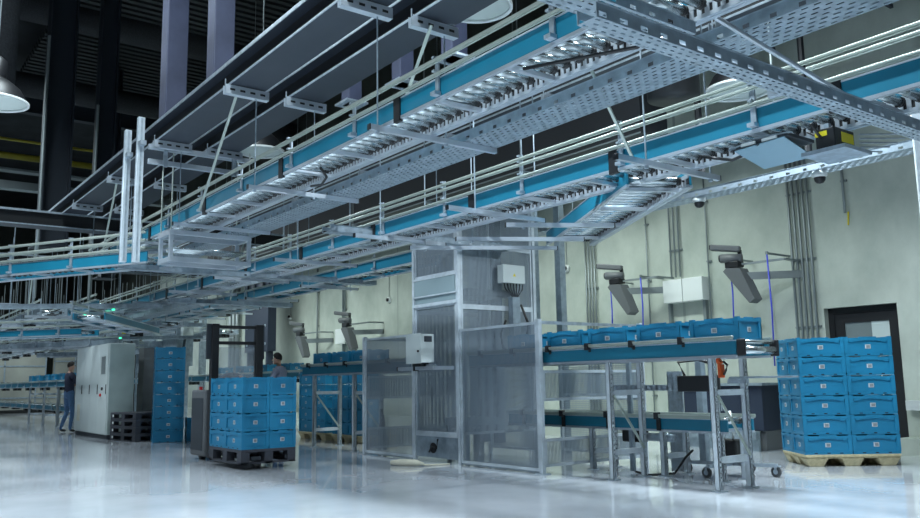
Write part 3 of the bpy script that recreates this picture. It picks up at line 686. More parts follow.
# ------------------------------------------------------------------ crates
def crate_proto(name, L_=.6, W_=.4, H_=.243, m='crate', detail=True):
    o = D.objects.new(name, None); col.objects.link(o); o.empty_display_size = .05
    t = .012; x, y = L_/2, W_/2
    mb = MB()
    i = .014  # recessed wall panels
    mb.box(-x+i, x-i, -y+i, y-i, .004, .02)
    mb.box(-x+i, x-i, -y+i, -y+i+t, .02, H_-.03).box(-x+i, x-i, y-i-t, y-i, .02, H_-.03)
    mb.box(-x+i, -x+i+t, -y+i, y-i, .02, H_-.03).box(x-i-t, x-i, -y+i, y-i, .02, H_-.03)
    # top band and rim
    mb.box(-x, x, -y, -y+.03, H_-.045, H_-.014).box(-x, x, y-.03, y, H_-.045, H_-.014)
    mb.box(-x, -x+.03, -y+.03, y-.03, H_-.045, H_-.014).box(x-.03, x, -y+.03, y-.03, H_-.045, H_-.014)
    # bottom band
    mb.box(-x+.004, x-.004, -y+.004, -y+.03, .0, .034).box(-x+.004, x-.004, y-.03, y-.004, .0, .034)
    mb.box(-x+.004, -x+.03, -y+.03, y-.03, .0, .034).box(x-.03, x-.004, -y+.03, y-.03, .0, .034)
    # corner posts
    for sx in (-1, 1):
        for sy in (-1, 1):
            xa, xb = sorted((sx*x*.998, sx*(x-.05))); ya, yb = sorted((sy*y*.998, sy*(y-.045)))
            mb.box(xa, xb, ya, ya+.012 if sy < 0 else yb, .034, H_-.045) if sy < 0 else mb.box(xa, xb, yb-.012, yb, .034, H_-.045)
            mb.box(xa, xa+.012, ya, yb, .034, H_-.045) if sx < 0 else mb.box(xb-.012, xb, ya, yb, .034, H_-.045)
            # stacking lugs on the rim
            mb.box(xa, xb, ya, yb, H_-.014, H_)
    # wavy hand rim lugs in the middle of each side
    for sy in (-1, 1):
        ya, yb = sorted((sy*y, sy*(y-.025)))
        mb.box(-.11, .11, ya, yb, H_-.014, H_-.002)
        # arch lip under the top band
        for q in range(8):
            xa = -x+.06+q*(L_-.12)/8; d_ = .020*abs((q-3.5)/3.5)**2+.004
            mb.box(xa, xa+(L_-.12)/8, *sorted((sy*y*.997, sy*(y-.012))), H_-.045-d_, H_-.045)
    for sx in (-1, 1):
        xa, xb = sorted((sx*x, sx*(x-.025)))
        mb.box(xa, xb, -.07, .07, H_-.014, H_-.002)
    mb.mats = [M[m]]
    for sy in (-1, 1):
        for q in (-.16, 0, .16):
            ya, yb = sorted((sy*(y-.0045), sy*(y-.003)))
            mb.box(q-.02, q+.02, ya, yb, .010, .022, 'black')
    mb.build('body', None, o)
    for sy in (-1, 1):
        ya, yb = sorted((sy*(y-i), sy*(y-i+.003)))
        s_ = MB().box(-.034, .034, ya, yb, .09, .142).build('sticker', 'sticker', o)
        yc = sy*(y-i+.0035)
        MB().box(-.020, .026, min(yc, yc+.001*sy), max(yc, yc+.001*sy), .098, .134).build('printed_mark', 'ink', s_)
    xa = -(x-i+.003)
    s_ = MB().box(xa, xa+.003, -.03, .03, .09, .142).build('sticker', 'sticker', o)
    MB().box(xa-.001, xa, -.018, .022, .098, .134).build('printed_mark', 'ink', s_)
    s_ = MB().box(-xa-.003, -xa, -.03, .03, .09, .142).build('sticker', 'sticker', o)
    MB().box(-xa, -xa+.001, -.018, .022, .098, .134).build('printed_mark', 'ink', s_)
    return o
proto_used = [False]
cproto = crate_proto('crate')
def crate(label, loc, rz=0, group=None):
    if not proto_used[0]:
        c_ = cproto; proto_used[0] = True
    else:
        c_ = copy_tree(cproto)
    c_.location = loc; c_.rotation_euler = (0, 0, rz); tag(c_, label, 'crate', group)
    return c_

def pallet(label, loc, rz, kind, L_=1.2, W_=.8, H_=.15, name='pallet'):
    o = thing(name, label, 'pallet', loc, rz)
    if kind == 'wood':   # pressed wood pallet: top deck with tapered hollow feet
        MB().box(-L_/2, L_/2, -W_/2, W_/2, H_-.035, H_).box(-L_/2+.01, L_/2-.01, -W_/2+.01, W_/2-.01, H_-.05, H_-.035).build('deck', 'pallet_wood', o, bevel=.006)
        for fx in (-1, 0, 1):
            for fy in (-1, 0, 1):
                cx, cy = fx*(L_/2-.15), fy*(W_/2-.11)
                a, b = .14, .09
                vs = [(cx+sx*a, cy+sy*.10, H_-.05) for sx, sy in ((-1,-1),(1,-1),(1,1),(-1,1))] + [(cx+sx*b, cy+sy*.065, 0) for sx, sy in ((-1,-1),(1,-1),(1,1),(-1,1))]
                MB().add(vs, [(0,1,2,3),(7,6,5,4),(0,4,5,1),(1,5,6,2),(2,6,7,3),(3,7,4,0)]).build('foot', 'pallet_wood', o, bevel=.006)
    else:
        MB().box(-L_/2, L_/2, -W_/2, W_/2, H_-.04, H_).build('deck', 'pallet_grey', o, bevel=.004)
        mb = MB()
        for fy in (-1, 0, 1):
            mb.box(-L_/2, L_/2, fy*(W_/2-.05)-.05, fy*(W_/2-.05)+.05, 0, .022)
        for fx in (-1, 1): mb.box(fx*(L_/2-.05)-.05, fx*(L_/2-.05)+.05, -W_/2, W_/2, 0, .022)
        mb.build('runner', 'pallet_grey', o)
        for fx in (-1, 0, 1):
            for fy in (-1, 0, 1):
                MB().box(fx*(L_/2-.08)-.075, fx*(L_/2-.08)+.075, fy*(W_/2-.06)-.06, fy*(W_/2-.06)+.06, .022, H_-.04).build('block', 'pallet_grey', o)
    return o
CH = .246
# right stack
PC = Vector((-5.97, 9.90, 0)); u = Vector((math.cos(R(51.5)), math.sin(R(51.5)), 0)); v = Vector((-u.y, u.x, 0))
pc = PC + u*.6 + v*.4
pallet('pale pressed-wood pallet under the large crate stack at right', tuple(pc), R(51.5), 'wood', H_=.15)
wn = ['top', 'second from top', 'third from top', 'third from bottom', 'second from bottom', 'bottom']
for r_ in range(6):
    for cx, cy, nm in ((-.3, -.2, 'front left column'), (.3, -.2, 'front right column'), (-.3, .2, 'rear left column')):
        p = pc + u*cx*1.005 + v*cy*1.005
        crate('blue plastic crate, %s row, %s of the stack at right' % (wn[r_], nm), (p.x, p.y, .15+(5-r_)*CH), R(51.5), 'crates on the pressed-wood pallet at right')
# middle stack on the order picker
MX, MY = -11.58, 4.92
pallet('dark grey plastic pallet under the crates at the order picker', (MX, MY, .075), 0, 'grey', H_=.195)
wn4 = ['top', 'second from top', 'third from top', 'bottom']
for r_ in range(4):
    for cx, cy, nm in ((.4, -.2, 'corner column'), (-.2-.01, -.2, 'left column'), (.4, .2, 'right column')):
        X = MX + (.3 if cx > 0 else -.3); crate('blue plastic crate, %s row, %s of the stack before the order picker' % (wn4[r_], nm), (X, MY+cy*1.01, .27+(3-r_)*CH), 0, 'crates before the order picker')
# left stack of eight
LS = Vector((-17.86, 5.72, 0)); ang = R(77)
wn8 = ['top', 'second from top', 'third from top', 'fourth from top', 'fourth from bottom', 'third from bottom', 'second from bottom', 'bottom']
for r_ in range(8):
    crate('blue plastic crate, %s of the tall single column at left' % wn8[r_], (LS.x, LS.y, (7-r_)*.246+.005), ang, 'single column of crates at left')
for r_ in range(2):
    crate('blue plastic crate, %s of the low pair right of the tall column' % ('upper' if r_ == 0 else 'lower'), (LS.x+.12, LS.y+.66, 0.005+(1-r_)*.246), ang, 'low pair of crates')
# stacks behind the left low conveyor
pallet('pale pallet under the left crate stack behind the left ground conveyor', (-16.1, 8.55, 0), 0, 'wood', 1.25, .8)
pallet('pale pallet under the right crate stack behind the left ground conveyor', (-14.6, 8.55, 0), 0, 'wood', 1.25, .8)
wn5 = ['top', 'second from top', 'middle', 'second from bottom', 'bottom']
for px, nm, nn in ((-16.1, 'left stack', 0), (-14.6, 'right stack', 1)):
    for r_ in range(5):
        for q in (-1, 1):
            crate('blue plastic crate, %s row, %s half, %s behind left ground conveyor' % (wn5[r_], 'left' if q < 0 else 'right', nm), (px+q*.302, 8.36, .15+(4-r_)*CH), 0, 'crates behind the left ground conveyor')
# four dark pallets by the cabinet
for r_ in range(4):
    p = pallet('dark grey plastic pallet, %s of the pile beside the cabinet' % ['bottom', 'second from bottom', 'second from top', 'top'][r_], (-19.0, 5.50, r_*.152), R(10), 'grey')
    p['group'] = 'dark pallets beside the cabinet'
    MB().box(-.52+.02, -.5+.06, -.405, -.4, .05, .10).build('label_plate', 'white', p)

# ------------------------------------------------------------------ ground conveyors at the cage
def stand(label, x, y0, y1, h, diag=True, name='conveyor_stand', low=.28, mid=.95):
    o = thing(name, label, 'stand', (x, y0, 0))
    W_ = y1-y0; p = .06
    for yy, nm in ((0, 0), (W_-p, 1)):
        leg = MB()
        leg.box(-p/2, p/2, yy, yy+.006, .02, h).box(-p/2, p/2, yy+p-.006, yy+p, .02, h).box(-p/2, -p/2+.006, yy, yy+p, .02, h)
        k = .1
        while k < h-.06:
            leg.box(p/2-.006, p/2, yy, yy+p, k, k+.028); k += .05
        leg.box(p/2-.006, p/2, yy, yy+.018, .02, h).box(p/2-.006, p/2, yy+p-.018, yy+p, .02, h)
        leg.build('leg', 'frame', o)
        MB().box(-.06, .06, yy-.03, yy+p+.03, 0, .012).tube([(-.0, yy+p/2, .012), (0, yy+p/2, .05)], .02, 8).build('foot', 'galv', o)
    for z in ((low, mid) if mid < h else (low,)): MB().box(-.02, .02, p, W_-p, z, z+.06).build('crossbar', 'frame', o)
    if diag: MB().bar((.035, .05, min(h-.1, mid)), (.035, W_-.05, low+.05), .03, .012, up=(1,0,0)).build('diagonal_brace', 'rail', o)
    return o
FZ = 1.34
fore_rails = ((.175, .05),)
conveyor('blue ground-level roller conveyor carrying crates right of the cage', (-9.3, 7.17, FZ), 0, 4.33, .55, pitch=.09, blue_h=.15, rails=fore_rails, comb=False, brk=.68, brk_style='block', rmax=100, roll_z=.13, plates=.8)
o = thing('end_drum', 'silver end drum with black covers at the right end of the crate conveyor', 'drum', (-4.965, 7.17, FZ))
MB().tube([(.055, .03, .06), (.055, .53, .06)], .04, 16).build('drum', 'roller', o, smooth=True)
MB().tube([(.05, .03, .14), (.05, .53, .14)], .022, 12).build('roller', 'roller', o, smooth=True)
for y in (-.02, .55): MB().box(0, .10, y, y+.025, 0, .17).build('side_cover', 'black', o, bevel=.015)
stand('perforated steel stand at the right end of the crate conveyor', -5.30, 7.17, 7.76, FZ-.015)
stand('steel stand in the middle under the crate conveyor', -6.72, 7.17, 7.76, FZ-.015)
conveyor('lower blue conveyor below the crate conveyor', (-9.3, 7.86, .53), 0, 3.68, .45, pitch=.1, blue_h=.14, rails=((.16,.055),), comb=False, brk=.8, brk_style='tall', rmax=60, roll_z=.12, plates=1.0)
for i, x in enumerate((-5.75, -6.55, -7.7)):
    stand('short steel stand under the lower blue conveyor, %s from the right' % ORD[i], x, 7.86, 8.33, .515, False, low=.2, mid=9)
cx = [-5.31, -6.04, -6.80, -7.52, -8.3]
for i, x in enumerate(cx):
    crate('blue plastic crate on the crate conveyor right of the cage, %s from the right' % ORD[i], (x+.02, 7.445, FZ+.157), 0, 'crates on the ground conveyor right of the cage')
# left of the cage
conveyor('blue ground-level roller conveyor carrying crates left of the cage', (-14.5, 7.17, FZ-.03), 0, 3.7, .55, pitch=.09, blue_h=.15, rails=fore_rails, comb=False, brk=.7, brk_style='block', rmax=100, roll_z=.13, plates=.8)
stand('steel stand with diagonal brace at the left end of the left ground conveyor', -14.1, 7.17, 7.76, FZ-.045)
stand('steel stand with diagonal brace close to the left side of the cage', -12.62, 7.17, 7.76, FZ-.045)
for i, x in enumerate((-12.5, -13.2, -13.95)):
    crate('blue plastic crate on the left ground conveyor, %s from the cage' % ORD[i], (x, 7.445, FZ+.127), 0, 'crates on the left ground conveyor')
o = thing('power_cable', 'black coiled cable at the foot of the stand left of the cage', 'cable', (-12.3, 7.5, 0))
MB().tube([(0,0,.02), (.06,.0,.4), (-.02,.05,.7), (.08,0,.55), (.02,-.03,.25), (.12,0,.6), (.1,.05,.02)], .03, 8).build('cable', 'black', o, smooth=True)

# table plate and orange tool
o = thing('shelf_plate', 'thin grey shelf plate sticking out right of the crate conveyor stand', 'shelf', (-5.25, 7.40, 1.12))
MB().box(0, .55, 0, .38, 0, .02).build('plate', 'galv2', o, bevel=.003); MB().box(-.02, .2, .0, .05, -.05, 0).build('bracket', 'galv', o)
o = thing('hook_tool', 'orange hook-shaped tool hanging below the end of the crate conveyor', 'tool', (-5.38, 7.46, 1.13))
MB().bar((0,0,0), (.0,0,.14), .07, .045).build('grip', 'orange', o, bevel=.01); MB().bar((0,0,.14), (-.04,0,.2), .05, .05).build('head', 'orange', o, bevel=.01); MB().tube([(.03,0,.17), (.08,0,.13), (.06,0,.08), (.03,0,.03)], .012, 6).build('hook', 'black', o, smooth=True)
# perforated strut with a black box beneath the crate conveyor
o = thing('perforated_strut', 'horizontal perforated strut with black motor box under the crate conveyor', 'strut', (-7.4, 7.9, 1.0))
mb = MB()
for k in range(18): mb.box(k*.08, k*.08+.045, 0, .004, .0, .05)
mb.box(0, 1.5, 0, .03, .05, .06).box(0, 1.5, 0, .03, -.01, 0).box(0, 1.5, .026, .03, 0, .05)
mb.build('channel', 'galv', o)
MB().box(1.15, 1.6, -.08, .12, -.02, .16).build('motor_box', 'black', o, bevel=.01)
MB().tube([(1.2, 0, .16), (1.1, .02, .32), (1.4, 0, .34), (1.55, 0, .3)], .018, 8).build('cable', 'black', o, smooth=True)
MB().box(.28, .34, .03, .07, -.98, .34).build('upright', 'galv2', o)
o = thing('perforated_upright', 'wide perforated upright between the stands', 'upright', (-6.95, 8.5, 0))
mb = MB()
for k in range(24): mb.box(0, .22, 0, .004, k*.05, k*.05+.028)
for x in (0, .07, .15, .2): mb.box(x, x+.02, 0, .005, 0, 1.22)
mb.box(0, .22, .02, .03, 0, 1.22)
mb.build('upright', 'galv', o)
# caster stand
o = thing('caster_stand', 'mobile stand on four casters behind the conveyor legs', 'stand', (-6.1, 8.45, 0))
MB().bar((-.5, -.05, .13), (.5, .25, .13), .05, .04).bar((0, -.35, .13), (0, .5, .13), .05, .04).build('base', 'galv', o)
MB().box(-.36, -.27, -.02, .07, .15, 1.35).build('post', 'galv2', o, bevel=.005)
for (x, y) in ((-.5, -.05), (.5, .25), (0, -.35), (0, .5)):
    cst = MB().tube([(x-.02, y-.015, .06), (x-.02, y+.015, .06)], .06, 18).build('caster', 'rubber', o, smooth=False)
    MB().tube([(x-.02, y-.018, .06), (x-.02, y+.018, .06)], .03, 12).box(x-.03, x+.03, y-.025, y+.025, .115, .13).box(x-.03, x+.0, y-.025, y-.02, .05, .12).box(x-.03, x+.0, y+.02, y+.025, .05, .12).build('caster_fork', 'galv', cst)
MB().box(-.1, .2, -.1, .12, .2, .42).build('motor', 'black', o, bevel=.03)
MB().tube([(.1, 0, .4), (.2, -.1, .5), (.15, -.1, .75)], .02, 8).build('cable', 'white', o, smooth=True)
o = tag(MB().tube([(-7.0, 7.9, .02), (-6.7, 7.75, .015), (-6.5, 8.0, .03), (-6.42, 8.1, .2), (-6.3, 8.1, .3)], .014, 8).build('floor_cable', 'black', smooth=True), 'black cable lying on the floor under the crate conveyor', 'cable')
o = thing('gear_motor', 'black gear motor mounted under the lower blue conveyor', 'motor', (-7.3, 8.05, .36))
MB().box(0, .3, -.05, .12, 0, .15).build('gearbox', 'black', o, bevel=.02); MB().tube([(.3, .03, .07), (.75, .03, .07)], .05, 14).build('barrel', 'galv', o, smooth=True)

# ------------------------------------------------------------------ cage and tower
CY = 7.06
def panel(o, x0, x1, z0, z1, y=CY, m='mesh', perp=False, nm='mesh_panel', t=.05):
    """framed mesh panel in the x-z plane (or y-z when perp: x0,x1 are y values and y is x)"""
    def B(mb, a0, a1, c0, c1, th=.03):
        if perp: mb.box(y-th/2, y+th/2, a0, a1, c0, c1)
        else: mb.box(a0, a1, y-th/2, y+th/2, c0, c1)
    mb = MB(); B(mb, x0, x1, z0, z0+t*.7); B(mb, x0, x1, z1-t*.7, z1); B(mb, x0, x0+t*.6, z0+t*.7, z1-t*.7); B(mb, x1-t*.6, x1, z0+t*.7, z1-t*.7)
    f = mb.build('panel_frame', 'frame', o)
    mb = MB(); B(mb, x0+t*.6, x1-t*.6, z0+t*.7, z1-t*.7, .003)
    return mb.build(nm, m, o)
cg = thing('safety_cage', 'large wire mesh safety cage around the foot of the tower', 'cage', (0, 0, 0))
for x0, x1 in ((-12.0, -10.58), (-9.38, -7.78)): panel(cg, x0, x1, .03, 1.87)
for sx in (-7.76, -12.02):
    panel(cg, CY+.05, 8.9, .88, 1.26, sx, perp=True); panel(cg, CY+.05, 8.9, .08, .42, sx, perp=True)
    MB().box(sx-.015, sx+.015, CY+.03, 8.92, 1.84, 1.88).build('top_rail', 'galv', cg)
panel(cg, -9.4, -7.8, .9, 1.6, 9.0, m='mesh_fine'); panel(cg, -9.4, -7.8, .08, .88, 9.0, m='mesh_fine')
for x, y in ((-12.03, CY), (-7.75, CY), (-7.75, 8.95), (-12.03, 8.95)): MB().box(x-.03, x+.03, y-.03, y+.03, 0, 1.9).build('post', 'frame', cg, bevel=.004)
for x in (-12.03, -7.75): MB().box(x-.07, x+.07, CY-.07, CY+.07, 0, .01).build('foot_plate', 'galv', cg)
MB().box(-11.98, -10.6, CY-.01, CY+.01, 0.01, .05).build('sill', 'galv2', cg); MB().box(-9.4, -7.8, CY-.01, CY+.01, .01, .05).build('sill', 'galv2', cg)

tw = thing('lift_tower', 'tall mesh-clad vertical lift tower in the middle of the hall', 'tower', (0, 0, 0))
TX0, TX1, TY0, TY1, TZ = -10.54, -9.42, 7.06, 8.5, 3.75
for x, y in ((TX0, TY0), (TX1, TY0), (TX0, TY1), (TX1, TY1)): MB().box(x-.027, x+.027, y-.027, y+.027, 0, TZ).build('post', 'frame', tw, bevel=.004)
panel(tw, TX0+.04, TX1-.04, .40, 2.26, TY0)
MB().box(TX0+.04, TX1-.04, TY0-.012, TY0+.0, .06, .36).build('kick_plate', 'galv2', tw)
MB().box(TX0+.04, TX1-.04, TY0-.02, TY0+.02, .36, .40).build('cross_rail', 'frame', tw)
MB().tube([(-10.05, TY0-.02, .2), (-10.05, TY0-.03, .2)], .075, 18).build('cable_gland', 'black', tw)
MB().tube([(-10.12, TY0-.05, .14), (-10.05, TY0-.05, .22), (-9.93, TY0-.05, .2), (-9.9, TY0-.05, .33)], .013, 8).build('cable', 'black', tw, smooth=True)
MB().box(TX0+.04, TX1-.04, TY0-.01, TY0+.0, 2.30, 2.40).build('lower_clear_panel', 'frost', tw)
MB().box(TX0+.04, TX1-.04, TY0-.03, TY0-.02, 2.42, 2.66).build('upper_clear_panel', 'frost', tw)
MB().box(TX0, TX1, TY0-.035, TY0-.0, 2.255, 2.30).box(TX0, TX1, TY0-.035, TY0, 2.40, 2.42).box(TX0, TX1, TY0-.035, TY0, 2.66, 2.69).build('cross_rail', 'frame', tw)
panel(tw, TX0+.04, TX1-.04, 2.69, TZ, TY0)
for z0, z1 in ((.4, 2.2), (2.2, 3.1), (3.1, TZ)): panel(tw, TY0+.04, TY1-.04, z0, z1, TX1, perp=True)
for z0, z1 in ((.4, 2.2), (2.2, TZ)): panel(tw, TY0+.04, TY1-.04, z0, z1, TX0, perp=True)
panel(tw, TX0+.04, TX1-.04, .1, TZ, TY1, m='mesh_fine')
MB().box(TX0+.2, TX1-.2, 7.4, 8.2, 2.4, 2.5).box(-10.15, -10.05, 8.25, 8.4, .2, 3.7).box(-10.5, -10.42, 8.25, 8.4, .2, 3.7).build('lift_carriage', 'steel_dark', tw)
mb = MB(); mb.box(-10.4, -9.8, 7.5, 8.1, .5, .6).box(-10.35, -10.3, 7.5, 7.55, .0, .5).box(-9.9, -9.85, 7.5, 7.55, 0, .5); mb.build('buffer_table', 'galv2', tw)
# grey back columns right of the tower
for i, (x, y) in enumerate(((-9.95, 9.0), (-9.65, 9.3))):
    tag(MB().box(x-.06, x+.06, y-.06, y+.06, 0, 4.4).build('machine_column', 'galv2'), 'tall grey column rising behind the tower, %s one' % ('left' if i == 0 else 'right'), 'column')
tag(MB().box(-11.12, -11.02, 8.6, 8.75, 0, 4.0).build('machine_column', 'steel_dark'), 'dark slim column at the left rear of the tower', 'column')
# electric boxes on the tower
o = thing('control_box', 'light grey control box on a bracket at the left front of the tower', 'box', (-9.98, 6.55, 1.37))
MB().box(0, .36, 0, .22, 0.04, .44).build('housing', 'cabinet', o, bevel=.008); MB().box(-.01, .37, -.012, 0, .03, .45).build('door', 'cabinet', o, bevel=.004)
MB().box(.362, .365, .05, .18, .33, .41).build('nameplate', 'steel_dark', o); MB().box(.06, .28, .05, .18, -.01, .04).build('gland_plate', 'black', o)
MB().tube([(.31, -.014, .2), (.31, -.03, .2)], .015, 8).build('lock', 'black', o)
o = thing('support_arm', 'horizontal aluminium arm with black ends under the grey control box', 'arm', (-10.4, 6.66, 1.31))
MB().box(0, .9, 0, .05, 0, .05).build('profile', 'alu', o, bevel=.004); MB().box(.84, .9, .05, .37, 0, .05).build('arm_return', 'alu', o); MB().box(-.02, 0, -.005, .055, -.005, .055).box(.42, .46, -.01, .06, -.01, .07).build('end_cap', 'black', o); MB().box(.5, .9, .02, .06, .05, .075).build('slotted_strip', 'galv', o)
o = thing('junction_box', 'light grey junction box with cables on the right side of the tower', 'box', (-9.37, 7.75, 2.56))
MB().box(0, .14, 0, .42, 0, .27).build('housing', 'cabinet', o, bevel=.008)
MB().add([(.1405,.18,.10),(.1405,.24,.10),(.1405,.21,.15)], [(0,1,2)]).build('warning_triangle', 'yellow', o)
for k in range(7): MB().tube([(.08, .06+k*.06, 0), (.08, .08+k*.055, -.08), (.08, .22+k*.015, -.2), (.08, .24+k*.01, -.5)], .011, 6).build('cable', 'steel_dark', o, smooth=True)
MB().box(.0, .1, .2, .34, -.95, -.2).build('cable_duct', 'galv2', o)
MB().tube([(.05, .1, -.55), (.1, -.05, -.75), (.1, .0, -.95), (.05, .15, -1.0)], .018, 8).tube([(.05, .4, -.3), (.1, .5, -.6), (.1, .42, -.95)], .018, 8).build('cable_loop', 'black', o, smooth=True)
# beige roll of cloth on the floor
o = thing('cloth_roll', 'pale beige roll lying on the floor in front of the tower', 'roll', (-9.85, 6.45, .0))
MB().tube([(-.22, -.12, .04), (-.1, -.05, .045), (.1, .08, .045), (.2, .14, .03)], [.03, .045, .045, .02], 12).build('roll', 'beige', o, smooth=True)
MB().tube([(.2, .14, .02), (.25, .3, .012), (.32, .5, .012)], .014, 6).build('tail', 'beige', o, smooth=True)

# ------------------------------------------------------------------ order picker truck
t = thing('pallet_truck', 'dark electric pallet truck with tall mast and clear screen behind the crates', 'truck', (-12.72, 5.14, 0))
for y, nm in ((-.39, 0), (.34, 1)):
    MB().box(-.05, .07, y-.05, y+.06, .05, 2.1).build('mast_post', 'black', t, bevel=.006)
    MB().box(-.02, .02, y-.12 if nm == 0 else y+.06, y-.05 if nm == 0 else y+.10, 1.55, 2.1).build('chain_cover', 'steel_dark', t)
for z in (2.03, 1.78): MB().box(-.02, .03, -.37, .31, z, z+.05).build('crossbar', 'black', t)
MB().box(-.02, -.01, -.36, .30, .9, 1.74).build('clear_screen', 'plexi', t)
MB().box(-.75, -.12, -.46, .46, .06, 1.08).build('power_unit', 'truck', t, bevel=.03)
MB().box(-.95, -.8, -.3, .3, .1, .45).build('step', 'truck', t, bevel=.01)
MB().box(-.7, -.2, -.466, -.46, .15, .95).build('side_cover', 'steel_dark', t)
for y in (-.46, .04): MB().box(.07, 1.7, y, y+.14, .12, .17).build('fork', 'steel_dark', t)
for y in (-.4, .3): MB().tube([(-.45, y, .075), (-.45, y+.08, .075)], .075, 16).build('wheel', 'rubber', t)
MB().tube([(-.5, -.2, 1.07), (-.55, -.2, 1.2), (-.55, .1, 1.2)], .02, 8).build('handle', 'black', t, smooth=True)
MB().tube([(-.62, -.35, 1.08), (-.62, -.35, 1.13)], .03, 8).build('emergency_button', 'red', t)

# ------------------------------------------------------------------ big cabinet at left
c = thing('control_cabinet', 'long light grey control cabinet beside the man in navy', 'cabinet', (-22.75, 4.98, 0)); c.scale = (.945, .88, 1)
MB().box(0, 3.15, 0, .64, .1, 2.14, 'cabinet').build('body', None, c, bevel=.01)
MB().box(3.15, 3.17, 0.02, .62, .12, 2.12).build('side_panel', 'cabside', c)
MB().box(.02, 3.13, .02, .62, 0, .1).build('plinth', 'steel_dark', c)
for k in range(4):
    x = .01+k*.785
    dr = MB().box(x, x+.775, -.025, -.002, .12, 2.12).build('door', 'cabinet', c, bevel=.005)
    MB().box(x+.70, x+.72, -.04, -.025, 1.0, 1.22).build('handle', 'black', dr)
MB().box(2.60, 2.95, -.034, -.026, 1.45, 1.85).build('vent_grille', 'pipe', c)
MB().box(.3, .6, -.034, -.026, .35, .75).build('vent_grille', 'beige', c)
MB().tube([(2.75, -.025, 1.12), (2.75, -.06, 1.12)], .035, 12).build('rotary_switch', 'black', c)
MB().tube([(2.62, -.025, .98), (2.62, -.06, .98)], .035, 12).build('red_switch', 'red', c)
o = tag(MB().box(-20.3, -19.9, 5.78, 6.05, 0, 2.05).build('grey_duct', 'truck'), 'grey upright cabinet between the control cabinet and the crate column', 'cabinet')
# ------------------------------------------------------------------ background machines
for i, (x, y, w_, h_, lb) in enumerate(((-31.5, 6.95, 2.8, 1.15, 'wide distant mesh-fronted housing at the left edge'), (-27.6, 7.8, 1.25, 1.25, 'distant mesh-fronted housing left of the man in navy'))):
    o = thing('machine_enclosure', lb, 'enclosure', (x, y, 0))
    for a in (0, w_): MB().box(a-.03, a+.03, -.03, .03, 0, 1.3+h_).box(a-.03, a+.03, .8, .86, 0, 1.3+h_).build('post', 'galv2', o)
    MB().box(0, w_, 0, .02, 1.6, 1.3+h_).build('panel', 'galv2', o); MB().box(0, w_, -.01, .02, 2.05, 2.09).build('cross_rail', 'galv', o); MB().box(w_, w_+.02, 0, .86, 1.6, 1.3+h_).build('side_panel', 'galv2', o)
for i, (y0_, y1_, z0_, z1_, lb) in enumerate(((2.5, 6.9, 1.5, 3.0, 'long pale mesh-fronted housing beyond the far left ground conveyor, upper one'), (2.5, 8.6, .15, 1.25, 'pale low panel under the far left ground conveyor'), (7.2, 9.6, 1.6, 3.4, 'grey housing behind the man in navy, far back'))):
    o = thing('machine_enclosure', lb, 'enclosure', (-46.5, y0_*1.25, 0)); L_ = (y1_-y0_)*1.25
    MB().box(0, .3, 0, L_, z0_, z1_).build('housing', 'beige_panel', o)
    for q in range(4): MB().box(.3, .33, L_*q/3-.03 if q else 0, L_*q/3+.03, z0_, z1_).build('post', 'galv2', o)
    MB().box(.3, .33, 0, L_, (z0_+z1_)/2, (z0_+z1_)/2+.06).build('cross_rail', 'galv2', o)
for i, (x, y, z0, z1, w_, lb) in enumerate(((-26.4, 8.2, 1.75, 3.25, 1.4, 'distant grey switch housing above the crate column'), (-30.5, 8.8, 1.6, 3.2, 1.2, 'distant grey switch housing left of the crate column'))):
    o = thing('switch_housing', lb, 'housing', (x, y, 0))
    MB().box(0, w_, 0, .5, z0, z1).build('housing', 'galv2', o, bevel=.01); MB().box(.05, .12, .1, .4, 0, z0).build('leg', 'galv2', o); MB().box(w_-.12, w_-.05, .1, .4, 0, z0).build('leg', 'galv2', o)
    MB().box(w_, w_+.25, .1, .4, z1-.7, z1-.3).build('junction_box', 'cabinet', o); MB().tube([(w_+.12, .2, z1-.7), (w_+.15, .15, z1-1.0), (w_+.1, .2, z0+.1)], .04, 8).build('cable', 'steel_dark', o, smooth=True)
o = thing('lift_mast', 'dark panelled lift mast against the wall behind the pallet truck', 'mast', (-27.6, 11.4, 0))
MB().box(0, 1.9, 0, .3, 2.25, 4.6).build('panel', 'navy', o, bevel=.01); MB().box(.1, .25, .05, .25, 0, 2.25).build('leg', 'navy', o); MB().box(1.65, 1.8, .05, .25, 0, 2.25).build('leg', 'navy', o)
mb = MB()
for z in (2.5, 3.1, 3.9):
    for x in (.2, .95, 1.7): mb.tube([(x, 0, z), (x, -.02, z)], .05, 10)
mb.build('bolt', 'galv', o)
MB().box(.2, .35, -.1, 0, 3.9, 6).box(.75, .9, -.1, 0, 3.9, 6).box(1.5, 1.65, -.1, 0, 3.9, 6).build('guide', 'darkcol', o)
tag(MB().box(-29.3, -29.1, 10.4, 10.6, 0, 5).build('machine_column', 'galv2'), 'slim grey column just left of the pallet truck mast', 'column')
# far ground conveyors on the left
conveyor('distant blue ground conveyor behind the man in navy, upper level', (-45, 5.5, 1.2), 0, 20.3, .5, pitch=.3, blue_h=.15, rails=fore_rails, comb=False, brk=1.3, rmax=60, roll_z=.13, plates=2, far_rails=False)
conveyor('distant blue ground conveyor behind the man in navy, lower level', (-45, 5.9, .45), 0, 20.6, .5, pitch=.3, blue_h=.15, rails=((.2,.05),), comb=False, brk=1.3, rmax=60, roll_z=.12, plates=2, far_rails=False)
conveyor('distant blue conveyor seen left and right of the pallet truck mast', (-34, 9.4, 1.3), 0, 16, .5, pitch=.3, blue_h=.15, rails=fore_rails, comb=False, brk=1.3, rmax=60, roll_z=.13, plates=2, far_rails=False)
for i, x in enumerate((-25.2, -27.6, -29.6, -32)):
    stand('distant conveyor stand at far left, %s from the man in navy' % ORD[i], x, 5.5, 6.0, 1.185, i % 2 == 0)
